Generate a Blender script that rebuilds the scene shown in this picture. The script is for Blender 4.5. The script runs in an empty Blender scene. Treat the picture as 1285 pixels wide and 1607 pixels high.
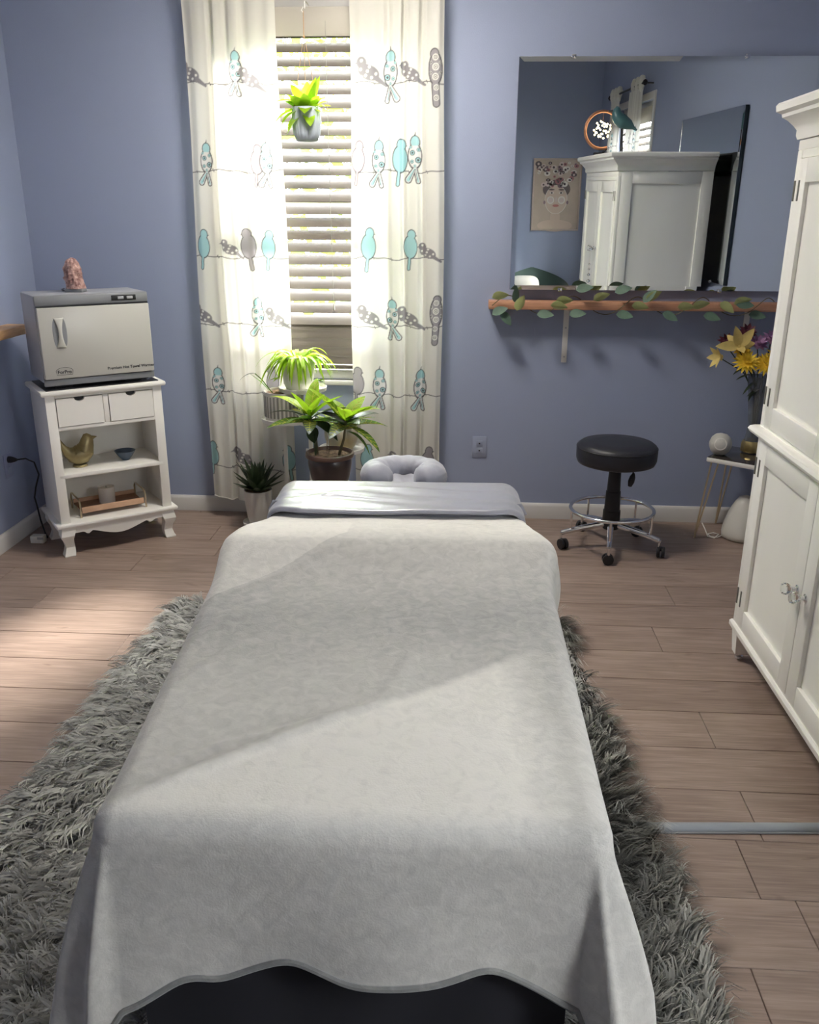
import bpy, bmesh, math, random
import numpy as np
from math import sin, cos, pi, radians as R
from mathutils import Vector, Matrix, noise

random.seed(7)
rng = np.random.default_rng(7)
sc = bpy.context.scene
COL = sc.collection

# ------------------------------------------------------------------ camera
cam_d = bpy.data.cameras.new('camera')
cam_d.sensor_fit = 'HORIZONTAL'
cam_d.sensor_width = 36.0
cam_d.lens = 1355.0 / 1285.0 * 36.0
cam_d.clip_start = 0.02
cam = bpy.data.objects.new('camera', cam_d)
COL.objects.link(cam)
_f = Vector((-0.0563, 0.9440, -0.3251)).normalized()
_u = Vector((-0.0236, 0.3241, 0.9457))
_r = _f.cross(_u).normalized()
_u = _r.cross(_f).normalized()
cam.matrix_world = Matrix(((_r.x, _u.x, -_f.x, 0.0), (_r.y, _u.y, -_f.y, 0.0), (_r.z, _u.z, -_f.z, 1.6), (0, 0, 0, 1)))
sc.camera = cam

# ------------------------------------------------------------------ world, sun, exposure
world = bpy.data.worlds.new('sky')
sc.world = world
world.use_nodes = True
wn = world.node_tree
wn.nodes.clear()
w_out = wn.nodes.new('ShaderNodeOutputWorld')
w_bg = wn.nodes.new('ShaderNodeBackground')
w_bg.inputs['Color'].default_value = (0.93, 0.97, 1.0, 1)
w_bg.inputs['Strength'].default_value = 28.0
wn.links.new(w_bg.outputs[0], w_out.inputs[0])

sun_d = bpy.data.lights.new('sun', 'SUN')
sun_d.energy = 22.0
sun_d.angle = R(14.0)
sun_d.color = (1.0, 0.95, 0.86)
sun = bpy.data.objects.new('sun', sun_d)
COL.objects.link(sun)
sun.rotation_euler = Vector((-0.56, -1.0, -0.95)).to_track_quat('-Z', 'Y').to_euler()


def portal(name, loc, rot, sx, sy):
    d = bpy.data.lights.new(name, 'AREA')
    d.shape = 'RECTANGLE'
    d.size, d.size_y = sx, sy
    d.cycles.is_portal = True
    o = bpy.data.objects.new(name, d)
    o.location = loc
    o.rotation_euler = rot
    COL.objects.link(o)


portal('back_window_daylight', (-0.73, 4.77, 1.67), (R(-90), 0, 0), 0.92, 1.86)
portal('side_window_daylight', (1.86, 0.28, 1.60), (0, R(90), 0), 1.72, 1.36)

LAMP = 46.0      # emission of the added pendant lamp's diffuser
vs = sc.view_settings
sc.display_settings.display_device = 'sRGB'
vs.view_transform = 'Standard'
vs.look = 'None'
vs.gamma = 1.0
vs.use_curve_mapping = False
vs.exposure = 0.70
sc.cycles.max_bounces = 10
sc.cycles.diffuse_bounces = 6
sc.cycles.glossy_bounces = 6
sc.cycles.transparent_max_bounces = 16
sc.cycles.caustics_reflective = False
sc.cycles.caustics_refractive = False
sc.cycles.sample_clamp_indirect = 6.0


# ------------------------------------------------------------------ materials
def lin(c):
    return tuple(((v / 12.92) if v <= 0.04045 else ((v + 0.055) / 1.055) ** 2.4) for v in c)


def hexc(r, g, b):
    return lin((r / 255, g / 255, b / 255))


def mat(name, col, rough=0.5, metal=0.0, var=0.0, var_scale=8.0, bump=0.0, bump_scale=60.0, stretch=None,
        col2=None, trans=0.0, spec=0.5, sheen=0.0, emit=None, emit_s=0.0, ior=1.45, coat=0.0, translucent=0.0, alpha=1.0):
    m = bpy.data.materials.new(name)
    m.use_nodes = True
    nt = m.node_tree
    b = nt.nodes['Principled BSDF']
    out = nt.nodes['Material Output']
    b.inputs['Base Color'].default_value = (*col, 1)
    b.inputs['Roughness'].default_value = rough
    b.inputs['Metallic'].default_value = metal
    b.inputs['Specular IOR Level'].default_value = spec
    b.inputs['IOR'].default_value = ior
    b.inputs['Transmission Weight'].default_value = trans
    b.inputs['Sheen Weight'].default_value = sheen
    b.inputs['Coat Weight'].default_value = coat
    b.inputs['Alpha'].default_value = alpha
    if emit:
        b.inputs['Emission Color'].default_value = (*emit, 1)
        b.inputs['Emission Strength'].default_value = emit_s
    vec = None
    if var or bump or col2:
        tc = nt.nodes.new('ShaderNodeTexCoord')
        mp = nt.nodes.new('ShaderNodeMapping')
        if stretch:
            mp.inputs['Scale'].default_value = stretch
        nt.links.new(tc.outputs['Object'], mp.inputs[0])
        vec = mp.outputs[0]
    if var or col2:
        n = nt.nodes.new('ShaderNodeTexNoise')
        n.inputs['Scale'].default_value = var_scale
        n.inputs['Detail'].default_value = 5
        nt.links.new(vec, n.inputs['Vector'])
        cr = nt.nodes.new('ShaderNodeValToRGB')
        c2 = col2 if col2 else tuple(min(1, v * (1 + var)) for v in col)
        c1 = col if col2 else tuple(v * (1 - var) for v in col)
        cr.color_ramp.elements[0].position = 0.32
        cr.color_ramp.elements[1].position = 0.68
        cr.color_ramp.elements[0].color = (*c1, 1)
        cr.color_ramp.elements[1].color = (*c2, 1)
        nt.links.new(n.outputs['Fac'], cr.inputs[0])
        nt.links.new(cr.outputs[0], b.inputs['Base Color'])
    if bump:
        n2 = nt.nodes.new('ShaderNodeTexNoise')
        n2.inputs['Scale'].default_value = bump_scale
        n2.inputs['Detail'].default_value = 4
        nt.links.new(vec, n2.inputs['Vector'])
        bp = nt.nodes.new('ShaderNodeBump')
        bp.inputs['Strength'].default_value = bump
        bp.inputs['Distance'].default_value = 0.01
        nt.links.new(n2.outputs['Fac'], bp.inputs['Height'])
        nt.links.new(bp.outputs[0], b.inputs['Normal'])
    if translucent:
        tl = nt.nodes.new('ShaderNodeBsdfTranslucent')
        tl.inputs['Color'].default_value = (*col, 1)
        src = b.inputs['Base Color']
        if src.is_linked:
            nt.links.new(src.links[0].from_socket, tl.inputs['Color'])
        mx = nt.nodes.new('ShaderNodeMixShader')
        mx.inputs[0].default_value = translucent
        nt.links.new(b.outputs[0], mx.inputs[1])
        nt.links.new(tl.outputs[0], mx.inputs[2])
        nt.links.new(mx.outputs[0], out.inputs[0])
    return m


def glass_pane(name, tint=(1, 1, 1), gloss=0.06):
    m = bpy.data.materials.new(name)
    m.use_nodes = True
    nt = m.node_tree
    nt.nodes.clear()
    o = nt.nodes.new('ShaderNodeOutputMaterial')
    t = nt.nodes.new('ShaderNodeBsdfTransparent')
    t.inputs[0].default_value = (*tint, 1)
    g = nt.nodes.new('ShaderNodeBsdfGlossy')
    g.inputs['Roughness'].default_value = 0.02
    mx = nt.nodes.new('ShaderNodeMixShader')
    mx.inputs[0].default_value = gloss
    nt.links.new(t.outputs[0], mx.inputs[1])
    nt.links.new(g.outputs[0], mx.inputs[2])
    nt.links.new(mx.outputs[0], o.inputs[0])
    return m


M = {}
M['wall'] = mat('blue wall paint', (0.30, 0.345, 0.475), 0.62, bump=0.10, bump_scale=220)
M['ceiling'] = mat('ceiling paint', hexc(225, 226, 228), 0.9)
M['trim'] = mat('white trim paint', hexc(205, 203, 200), 0.4)
M['white'] = mat('white furniture paint', hexc(236, 234, 228), 0.38, var=0.03, var_scale=3)
M['white_met'] = mat('white metal', hexc(226, 224, 218), 0.35)
M['armoire'] = mat('cream white lacquer', hexc(246, 244, 238), 0.33, var=0.03, var_scale=4, stretch=(1, 1, 0.3))
M['slot'] = mat('grey hinge metal', hexc(120, 118, 112), 0.4, 0.6)
M['chrome'] = mat('chrome', (0.82, 0.83, 0.85), 0.12, 1.0)
M['black_vinyl'] = mat('black vinyl', hexc(34, 35, 42), 0.42, bump=0.08, bump_scale=120)
M['black'] = mat('black plastic', hexc(30, 30, 33), 0.45)
M['blackcloth'] = mat('black cloth', hexc(34, 34, 40), 0.85)
M['steel'] = mat('grey painted steel', hexc(176, 178, 182), 0.42, 0.2)
M['steel_dark'] = mat('grey trim steel', hexc(132, 134, 138), 0.42, 0.2)
M['door_white'] = mat('off white enamel', hexc(190, 189, 182), 0.28)
M['mirror'] = mat('mirror silver', (0.95, 0.98, 0.97), 0.0, 1.0)
M['mirror_edge'] = mat('dark mirror edge', hexc(40, 50, 56), 0.25)
M['wood_rail'] = mat('reddish pine', hexc(188, 142, 112), 0.5, col2=hexc(164, 118, 92), var_scale=9, stretch=(1.2, 30, 30))
M['wood_rail_sunlit'] = mat('sunlit pine tone', hexc(240, 194, 140), 0.45, col2=hexc(214, 164, 112), var_scale=9, stretch=(30, 1.2, 30))  # sunlight on this rail is put into its lighter wood colour
M['tray'] = mat('walnut tray wood', hexc(120, 84, 60), 0.5, col2=hexc(150, 112, 86), var_scale=7, stretch=(2, 30, 30))
M['tray_edge'] = mat('light tray wood', hexc(196, 160, 132), 0.5, var=0.1)
M['gold'] = mat('brushed gold', hexc(198, 176, 118), 0.3, 0.9)
M['brass'] = mat('pale brass', hexc(206, 190, 160), 0.28, 0.85)
M['bird'] = mat('aged gold leaf', hexc(132, 118, 84), 0.40, 0.45, col2=hexc(176, 162, 118), var_scale=14)
M['bluebowl'] = mat('slate blue glaze', hexc(62, 78, 96), 0.3)
M['candle'] = mat('frosted candle wax', hexc(220, 216, 208), 0.5, translucent=0.2)
M['salt'] = mat('pink salt crystal', hexc(118, 78, 74), 0.5, col2=hexc(212, 176, 166), var_scale=48, bump=0.9, bump_scale=70)
M['fabric_print'] = None
M['sheet'] = mat('slate satin sheet', hexc(140, 141, 152), 0.30, bump=0.25, bump_scale=16, sheen=0.3, spec=0.9, coat=0.25)
M['cradle'] = mat('grey cradle cover', hexc(150, 151, 160), 0.52, bump=0.35, bump_scale=22, sheen=0.3, spec=0.4)
M['rugbase'] = mat('rug backing', hexc(70, 70, 68), 0.95)
M['grey_strip'] = mat('grey rubber cover', hexc(150, 156, 162), 0.4)
M['pot_slate'] = mat('slate ceramic', hexc(172, 180, 192), 0.55)
M['pot_white'] = mat('white ceramic', hexc(216, 214, 206), 0.35)
M['pot_matte'] = mat('matte white ceramic', hexc(200, 197, 190), 0.6)
M['pot_stripe'] = mat('grey rib ceramic', hexc(136, 134, 128), 0.6)
M['pot_brown'] = mat('dark brown glaze', hexc(62, 50, 48), 0.28, var=0.2, coat=0.3)
M['pot_rim'] = mat('brown rim glaze', hexc(104, 80, 70), 0.3)
M['pot_mist'] = mat('cloudy gilded glaze', hexc(168, 170, 170), 0.3, col2=hexc(176, 156, 104), var_scale=7)
M['soil'] = mat('soil and bark', hexc(86, 66, 50), 0.95, col2=hexc(150, 120, 92), var_scale=60, bump=0.8, bump_scale=80)
M['jute'] = mat('jute string', hexc(168, 136, 104), 0.9)
M['leaf_lime'] = mat('lime leaf', hexc(150, 186, 40), 0.45, var=0.25, var_scale=20, translucent=0.55)
M['leaf_green'] = mat('green leaf', hexc(92, 128, 48), 0.4, var=0.25, var_scale=18, translucent=0.45)
M['leaf_dark'] = mat('dark green leaf', hexc(52, 66, 44), 0.35, var=0.25, var_scale=16, translucent=0.2)
M['leaf_vine'] = mat('pale vine leaf', hexc(178, 188, 128), 0.6, var=0.12, var_scale=20, translucent=0.2)
M['leaf_vine_d'] = mat('deep vine leaf', hexc(84, 108, 92), 0.6, var=0.15, var_scale=20, translucent=0.15)
M['leaf_vein'] = mat('yellow leaf vein', hexc(206, 204, 96), 0.5, translucent=0.4)
M['stem'] = mat('plant stem', hexc(96, 88, 62), 0.7)
M['ygold'] = mat('golden petals', hexc(240, 208, 70), 0.6, var=0.15, var_scale=30, translucent=0.25)
M['ylily'] = mat('pale lily petals', hexc(226, 204, 128), 0.5, var=0.12, var_scale=20, translucent=0.3)
M['purple'] = mat('mauve petals', hexc(146, 106, 144), 0.6, var=0.2, translucent=0.2)
M['wine'] = mat('wine petals', hexc(88, 38, 52), 0.6, translucent=0.2)
M['glass'] = mat('clear glass', (0.95, 0.97, 0.97), 0.02, trans=1.0, ior=1.45)
M['vase'] = mat('smoky glass vase', (0.62, 0.66, 0.68), 0.05, trans=0.85, ior=1.4)
M['pane'] = glass_pane('window glass')
M['slat'] = mat('faux wood slat', hexc(88, 80, 73), 0.5, translucent=0.01)
M['valance'] = mat('pale valance', hexc(176, 170, 160), 0.5)
M['cord'] = mat('blind cord', hexc(150, 146, 140), 0.8)
M['teal'] = mat('teal glaze', hexc(66, 104, 108), 0.3)
M['velvet'] = mat('dark green velvet', hexc(38, 58, 54), 0.8, sheen=0.4)
M['outlet'] = mat('painted outlet plate', (0.30, 0.34, 0.455), 0.45)
M['outlet_w'] = mat('pale outlet plate', hexc(140, 148, 176), 0.4)
M['concrete'] = mat('pale paving', hexc(210, 206, 198), 0.9)
M['print_ink'] = mat('dark ink', hexc(44, 44, 46), 0.5)


# ------------------------------------------------------------------ object helpers
def tag(o, label=None, cat=None, group=None, kind=None):
    if label: o['label'] = label
    if cat: o['category'] = cat
    if group: o['group'] = group
    if kind: o['kind'] = kind
    return o


def thing(name, label, cat, loc=(0, 0, 0), rotz=0.0, group=None):
    o = bpy.data.objects.new(name, None)
    o.empty_display_size = 0.05
    COL.objects.link(o)
    o.location = loc
    o.rotation_euler = (0, 0, rotz)
    return tag(o, label, cat, group)


def link(name, me, material, parent=None, loc=None, rot=None):
    o = bpy.data.objects.new(name, me)
    COL.objects.link(o)
    if material is not None and not me.materials:
        me.materials.append(material)
    if parent is not None:
        o.parent = parent
    if loc is not None: o.location = loc
    if rot is not None: o.rotation_euler = rot
    return o


def rotm(rx=0, ry=0, rz=0):
    return Matrix.Rotation(rz, 3, 'Z') @ Matrix.Rotation(ry, 3, 'Y') @ Matrix.Rotation(rx, 3, 'X')


class MB:
    """collects shapes that make up ONE part"""
    def __init__(s):
        s.v, s.f = [], []

    def add(s, vs_, fs):
        k = len(s.v)
        s.v += [tuple(p) for p in vs_]
        s.f += [tuple(i + k for i in f) for f in fs]
        return s

    def box(s, c, d, bev=0.0, rot=None, seg=2):
        bm = bmesh.new()
        bmesh.ops.create_cube(bm, size=1.0)
        for v in bm.verts:
            v.co = Vector((v.co.x * d[0], v.co.y * d[1], v.co.z * d[2]))
        if bev > 0:
            b = min(bev, min(d) * 0.45)
            bmesh.ops.bevel(bm, geom=bm.edges[:], offset=b, segments=seg, affect='EDGES', profile=0.5)
        c = Vector(c)
        bm.verts.index_update()
        vv = [((rot @ v.co) if rot else v.co) + c for v in bm.verts]
        ff = [[v.index for v in f.verts] for f in bm.faces]
        bm.free()
        return s.add(vv, ff)

    def box2(s, a, b, bev=0.0):
        return s.box([(a[i] + b[i]) / 2 for i in range(3)], [abs(b[i] - a[i]) for i in range(3)], bev)

    def lathe(s, prof, c=(0, 0, 0), n=32, rot=None, cap=True, wob=None):
        c = Vector(c)
        vv, ff = [], []
        for (r, z) in prof:
            for k in range(n):
                a = 2 * pi * k / n
                rr = r * (wob(a, z) if wob else 1.0)
                p = Vector((rr * cos(a), rr * sin(a), z))
                vv.append((rot @ p if rot else p) + c)
        m = len(prof)
        for i in range(m - 1):
            for k in range(n):
                k2 = (k + 1) % n
                ff.append((i * n + k, i * n + k2, (i + 1) * n + k2, (i + 1) * n + k))
        if cap:
            ff.append(tuple(reversed(range(n))))
            ff.append(tuple((m - 1) * n + k for k in range(n)))
        return s.add(vv, ff)

    def tube(s, pts, r, n=8, closed=False, cap=True):
        pts = [Vector(p) for p in pts]
        L = len(pts)
        rs = r if isinstance(r, (list, tuple)) else [r] * L
        vv, ff = [], []
        prev = None
        for i, p in enumerate(pts):
            if closed:
                t = pts[(i + 1) % L] - pts[i - 1]
            else:
                t = pts[min(i + 1, L - 1)] - pts[max(i - 1, 0)]
            t = t.normalized() if t.length > 1e-9 else Vector((0, 0, 1))
            if prev is None:
                ref = Vector((0, 0, 1)) if abs(t.z) < 0.9 else Vector((1, 0, 0))
                a = t.cross(ref).normalized()
            else:
                a = prev - t * prev.dot(t)
                a = a.normalized() if a.length > 1e-6 else t.orthogonal().normalized()
            prev = a
            b = t.cross(a)
            for k in range(n):
                g = 2 * pi * k / n
                vv.append(p + (a * cos(g) + b * sin(g)) * rs[i])
        for i in range(L if closed else L - 1):
            j = (i + 1) % L
            for k in range(n):
                k2 = (k + 1) % n
                ff.append((i * n + k, i * n + k2, j * n + k2, j * n + k))
        if cap and not closed:
            ff.append(tuple(reversed(range(n))))
            ff.append(tuple((L - 1) * n + k for k in range(n)))
        return s.add(vv, ff)

    def prism(s, poly, h0, h1, fn):
        """poly: list of 2D points, fn(a, b, h) -> 3D"""
        n = len(poly)
        vv = [fn(a, b, h0) for a, b in poly] + [fn(a, b, h1) for a, b in poly]
        ff = [tuple(range(n - 1, -1, -1)), tuple(range(n, 2 * n))]
        for i in range(n):
            j = (i + 1) % n
            ff.append((i, j, n + j, n + i))
        return s.add(vv, ff)

    def grid(s, fn, nu, nv, close_u=False):
        vv = [fn(i / (nu if close_u else nu - 1), j / (nv - 1)) for j in range(nv) for i in range(nu)]
        ff = []
        for j in range(nv - 1):
            for i in range(nu if close_u else nu - 1):
                i2 = (i + 1) % nu
                ff.append((j * nu + i, j * nu + i2, (j + 1) * nu + i2, (j + 1) * nu + i))
        return s.add(vv, ff)

    def mesh(s, name, smooth=40):
        me = bpy.data.meshes.new(name)
        me.from_pydata([tuple(p) for p in s.v], [], s.f)
        bm = bmesh.new(); bm.from_mesh(me)
        bmesh.ops.recalc_face_normals(bm, faces=bm.faces[:])
        bm.to_mesh(me); bm.free()
        if smooth:
            me.shade_smooth()
            me.set_sharp_from_angle(angle=R(smooth))
        return me

    def build(s, name, material, parent=None, smooth=40, loc=None, rot=None):
        return link(name, s.mesh(name, smooth), material, parent, loc, rot)


def np_mesh(name, V, F, smooth=True):
    me = bpy.data.meshes.new(name)
    V = np.asarray(V, dtype=np.float32); F = np.asarray(F, dtype=np.int32)
    me.vertices.add(len(V)); me.vertices.foreach_set('co', V.ravel())
    k = F.shape[1]
    me.loops.add(F.size); me.loops.foreach_set('vertex_index', F.ravel())
    me.polygons.add(len(F))
    me.polygons.foreach_set('loop_start', np.arange(0, F.size, k, dtype=np.int32))
    me.polygons.foreach_set('loop_total', np.full(len(F), k, dtype=np.int32))
    me.update(calc_edges=True)
    if smooth: me.shade_smooth()
    return me


def text_mesh(name, s, size, depth=0.0004, align='LEFT'):
    cu = bpy.data.curves.new(name, 'FONT')
    cu.body = s; cu.size = size; cu.extrude = depth; cu.align_x = align; cu.offset = 0.0004
    o = bpy.data.objects.new(name, cu); COL.objects.link(o)
    dg = bpy.context.evaluated_depsgraph_get()
    me = bpy.data.meshes.new_from_object(o.evaluated_get(dg))
    bpy.data.objects.remove(o)
    return me


def leaf(parent, m, base, d, length, width, droop=0.3, roll=0.0, fold=0.15, name='leaf', n=8, up=(0, 0, 1), vein=None, tip=1.0, wave=0.0):
    """one leaf blade: leaves base along d, bends down by droop, folded along its midrib"""
    d = Vector(d).normalized(); up = Vector(up)
    side = d.cross(up)
    side = side.normalized() if side.length > 1e-4 else Vector((1, 0, 0))
    nrm = side.cross(d).normalized()
    q = Matrix.Rotation(roll, 3, d)
    side = q @ side; nrm = q @ nrm
    b = MB()
    pts = []
    p = Vector(base); dirv = d.copy()
    step = length / n
    for i in range(n + 1):
        t = i / n
        w = width * 0.5 * (sin(pi * min(1, t ** 0.75)) ** 0.8 if tip == 1.0 else (1 - t) ** tip * (0.55 + 0.45 * min(1, t * 6)))
        w = max(w, 0.0006)
        nn = side.cross(dirv).normalized()
        z = wave * sin(t * 9)
        pts.append(p + nn * (fold * w) + side * w + nn * z); pts.append(p.copy()); pts.append(p + nn * (fold * w) - side * w - nn * z)
        dirv = (dirv + Vector((0, 0, -1)) * (droop * 2.0 / n)).normalized()
        p = p + dirv * step
    th = 0.0007
    fs = []
    for i in range(n):
        for k in range(2):
            a = i * 3 + k
            fs.append((a, a + 1, a + 4, a + 3))
    b.add(pts, fs)
    o = b.build(name, m, parent, 60)
    if vein:
        v = MB()
        v.tube([pts[i * 3 + 1] + nrm * 0.001 for i in range(n)], [max(0.0005, width * 0.03 * (1 - i / n)) for i in range(n)], 5)
        for i in range(1, n - 1):
            for k in (0, 2):
                a = Vector(pts[i * 3 + 1]); c = Vector(pts[min(n, i + 1) * 3 + k])
                v.tube([a + nrm * 0.001, a.lerp(c, 0.85) + nrm * 0.0012], width * 0.014, 4)
        v.build('vein', vein, o)
    return o


# ================================================================== THE ROOM
XL, XR, YB, YF, ZC = -2.27, 1.76, 4.60, -1.40, 3.35


def wall_with_hole(name, axis, pos, a0, a1, hole=None, out=1, thick=0.16):
    b = MB()
    def bx(p0, p1, z0, z1):
        if p1 - p0 < 1e-4 or z1 - z0 < 1e-4: return
        q = pos + out * thick
        if axis == 'y': b.box2((p0, min(pos, q), z0), (p1, max(pos, q), z1))
        else: b.box2((min(pos, q), p0, z0), (max(pos, q), p1, z1))
    if hole:
        h0, h1, z0, z1 = hole
        bx(a0, h0, 0, ZC); bx(h1, a1, 0, ZC); bx(h0, h1, 0, z0); bx(h0, h1, z1, ZC)
    else:
        bx(a0, a1, 0, ZC)
    o = b.build(name, M['wall'], None, 0)
    return tag(o, kind='structure')


WIN1 = (-1.17, -0.29, 0.76, 2.58)      # back window opening: x0 x1 z0 z1
WIN2 = (-0.38, 0.94, 0.76, 2.44)       # right window opening: y0 y1 z0 z1
wall_back = wall_with_hole('wall_back', 'y', YB, XL - .16, XR + .16, WIN1, 1)
wall_left = wall_with_hole('wall_left', 'x', XL, YF, YB, None, -1)
wall_right = wall_with_hole('wall_right', 'x', XR, YF, YB, WIN2, 1)
wall_front = wall_with_hole('wall_front', 'y', YF, XL - .16, XR + .16, None, -1)
for w_, l_ in ((wall_back, 'blue painted back wall behind the window and mirror'), (wall_left, 'blue painted wall beside the small white cart'),
               (wall_right, 'blue painted wall behind the armoire'), (wall_front, 'blue wall seen only in the mirror')):
    w_['label'] = l_
cb = MB(); cb.box2((XL - .16, YF - .16, ZC), (XR + .16, YB + .16, ZC + .12))
tag(cb.build('ceiling', M['ceiling'], None, 0), 'white ceiling above the room', kind='structure')

# floor: base slab and separate planks
fb = MB(); fb.box2((XL - .16, YF - .16, -0.12), (XR + .16, YB + .16, -0.012))
floor = tag(fb.build('floor', mat('dark joint', hexc(58, 48, 44), 0.9), None, 0), 'grey brown wood plank floor', kind='structure')


def plank_mat():
    m = bpy.data.materials.new('grey brown laminate')
    m.use_nodes = True
    nt = m.node_tree; b = nt.nodes['Principled BSDF']
    tc = nt.nodes.new('ShaderNodeTexCoord'); oi = nt.nodes.new('ShaderNodeObjectInfo')
    add = nt.nodes.new('ShaderNodeVectorMath'); add.operation = 'ADD'
    sc_ = nt.nodes.new('ShaderNodeVectorMath'); sc_.operation = 'SCALE'; sc_.inputs['Scale'].default_value = 37.0
    nt.links.new(oi.outputs['Random'], sc_.inputs[0])
    nt.links.new(tc.outputs['Object'], add.inputs[0]); nt.links.new(sc_.outputs[0], add.inputs[1])
    def nz(scale, stretch, detail, dist=0.0):
        mp = nt.nodes.new('ShaderNodeMapping'); mp.inputs['Scale'].default_value = stretch
        n = nt.nodes.new('ShaderNodeTexNoise'); n.inputs['Scale'].default_value = scale; n.inputs['Detail'].default_value = detail
        n.inputs['Distortion'].default_value = dist
        nt.links.new(add.outputs[0], mp.inputs[0]); nt.links.new(mp.outputs[0], n.inputs['Vector'])
        return n
    n1 = nz(5.0, (0.7, 9.0, 1), 6, 0.5)
    n2 = nz(22.0, (0.35, 9.0, 1), 5)
    n3 = nz(2.2, (1.2, 3.0, 1), 3, 1.2)
    cr = nt.nodes.new('ShaderNodeValToRGB')
    e = cr.color_ramp.elements
    e[0].position = 0.25; e[0].color = (*hexc(112, 95, 86), 1)
    e[1].position = 0.75; e[1].color = (*hexc(172, 152, 139), 1)
    x = e.new(0.5); x.color = (*hexc(143, 124, 113), 1)
    mixa = nt.nodes.new('ShaderNodeMath'); mixa.operation = 'MULTIPLY_ADD'; mixa.inputs[1].default_value = 0.45
    nt.links.new(n2.outputs['Fac'], mixa.inputs[0])
    half = nt.nodes.new('ShaderNodeMath'); half.operation = 'MULTIPLY_ADD'; half.inputs[1].default_value = 0.45
    nt.links.new(n1.outputs['Fac'], half.inputs[0])
    t3 = nt.nodes.new('ShaderNodeMath'); t3.operation = 'MULTIPLY_ADD'; t3.inputs[1].default_value = 0.25; 
    rr = nt.nodes.new('ShaderNodeMath'); rr.operation = 'MULTIPLY_ADD'; rr.inputs[1].default_value = 0.10; rr.inputs[2].default_value = -0.13
    nt.links.new(oi.outputs['Random'], rr.inputs[0])
    nt.links.new(n3.outputs['Fac'], t3.inputs[0]); nt.links.new(rr.outputs[0], t3.inputs[2])
    nt.links.new(t3.outputs[0], half.inputs[2]); nt.links.new(half.outputs[0], mixa.inputs[2])
    nt.links.new(mixa.outputs[0], cr.inputs[0])
    n4 = nz(4.2, (0.55, 2.6, 1), 2, 2.2)
    k4 = nt.nodes.new('ShaderNodeValToRGB')
    k4.color_ramp.elements[0].position = 0.66; k4.color_ramp.elements[0].color = (1, 1, 1, 1)
    k4.color_ramp.elements[1].position = 0.78; k4.color_ramp.elements[1].color = (.58, .54, .52, 1)
    nt.links.new(n4.outputs['Fac'], k4.inputs[0])
    mul = nt.nodes.new('ShaderNodeMix'); mul.data_type = 'RGBA'; mul.blend_type = 'MULTIPLY'; mul.inputs[0].default_value = 1.0
    nt.links.new(cr.outputs[0], mul.inputs[6]); nt.links.new(k4.outputs[0], mul.inputs[7])
    nt.links.new(mul.outputs[2], b.inputs['Base Color'])
    b.inputs['Roughness'].default_value = 0.42
    bp = nt.nodes.new('ShaderNodeBump'); bp.inputs['Strength'].default_value = 0.12; bp.inputs['Distance'].default_value = 0.004
    nt.links.new(n2.outputs['Fac'], bp.inputs['Height']); nt.links.new(bp.outputs[0], b.inputs['Normal'])
    return m


M['plank'] = plank_mat()
PW, PL = 0.2145, 1.53
row_off = {0: 0.846, 3: 0.806}
plank_cache = {}
y0 = 2.407 - PW * 18
r = 0
known = {2.407: 0.836, 3.07: 0.806, 1.53: 0.855, 3.219: -1.812, 2.793: -1.307}
while y0 < YB:
    yc = y0 + PW / 2
    xs = None
    for ky, kx in known.items():
        if abs(y0 - ky) < 0.06: xs = kx
    if xs is None: xs = rng.uniform(0, PL)
    x = xs - PL * 4
    while x < XR:
        a, bnd = max(x, XL), min(x + PL, XR)
        ya, yb = max(y0, YF), min(y0 + PW, YB)
        if bnd - a > 0.02 and yb - ya > 0.01:
            key = (round(bnd - a, 3), round(yb - ya, 3))
            if key not in plank_cache:
                pb = MB(); pb.box((0, 0, -0.006), (bnd - a - 0.0022, yb - ya - 0.0022, 0.012), 0.0012, seg=1)
                plank_cache[key] = pb.mesh('plank', 0); plank_cache[key].materials.append(M['plank'])
            link('plank', plank_cache[key], None, floor, loc=((a + bnd) / 2, (ya + yb) / 2, 0))
        x += PL
    y0 += PW
    r += 1

# baseboards
def baseboard(name, p0, p1, lab):
    p0 = Vector(p0); p1 = Vector(p1)
    d = (p1 - p0).normalized(); n = Vector((-d.y, d.x, 0))
    prof = [(0, 0), (0.016, 0), (0.016, 0.07), (0.011, 0.082), (0.006, 0.088), (0, 0.088)]
    b = MB(); b.prism([(q[0], q[1]) for q in prof], 0, (p1 - p0).length, lambda a, z, h: p0 + d * h + n * a + Vector((0, 0, z)))
    o = b.build(name, M['trim'], None, 30)
    return tag(o, lab, kind='structure')


baseboard('baseboard_back', (XR, YB, 0), (XL, YB, 0), 'white baseboard under the window wall')
baseboard('baseboard_left', (XL, YB - .016, 0), (XL, YF + .016, 0), 'white baseboard beside the small cart')
baseboard('baseboard_right', (XR, YF + .016, 0), (XR, YB - .016, 0), 'white baseboard behind the armoire')
baseboard('baseboard_front', (XL, YF, 0), (XR, YF, 0), 'white baseboard of the wall facing the window')


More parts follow.
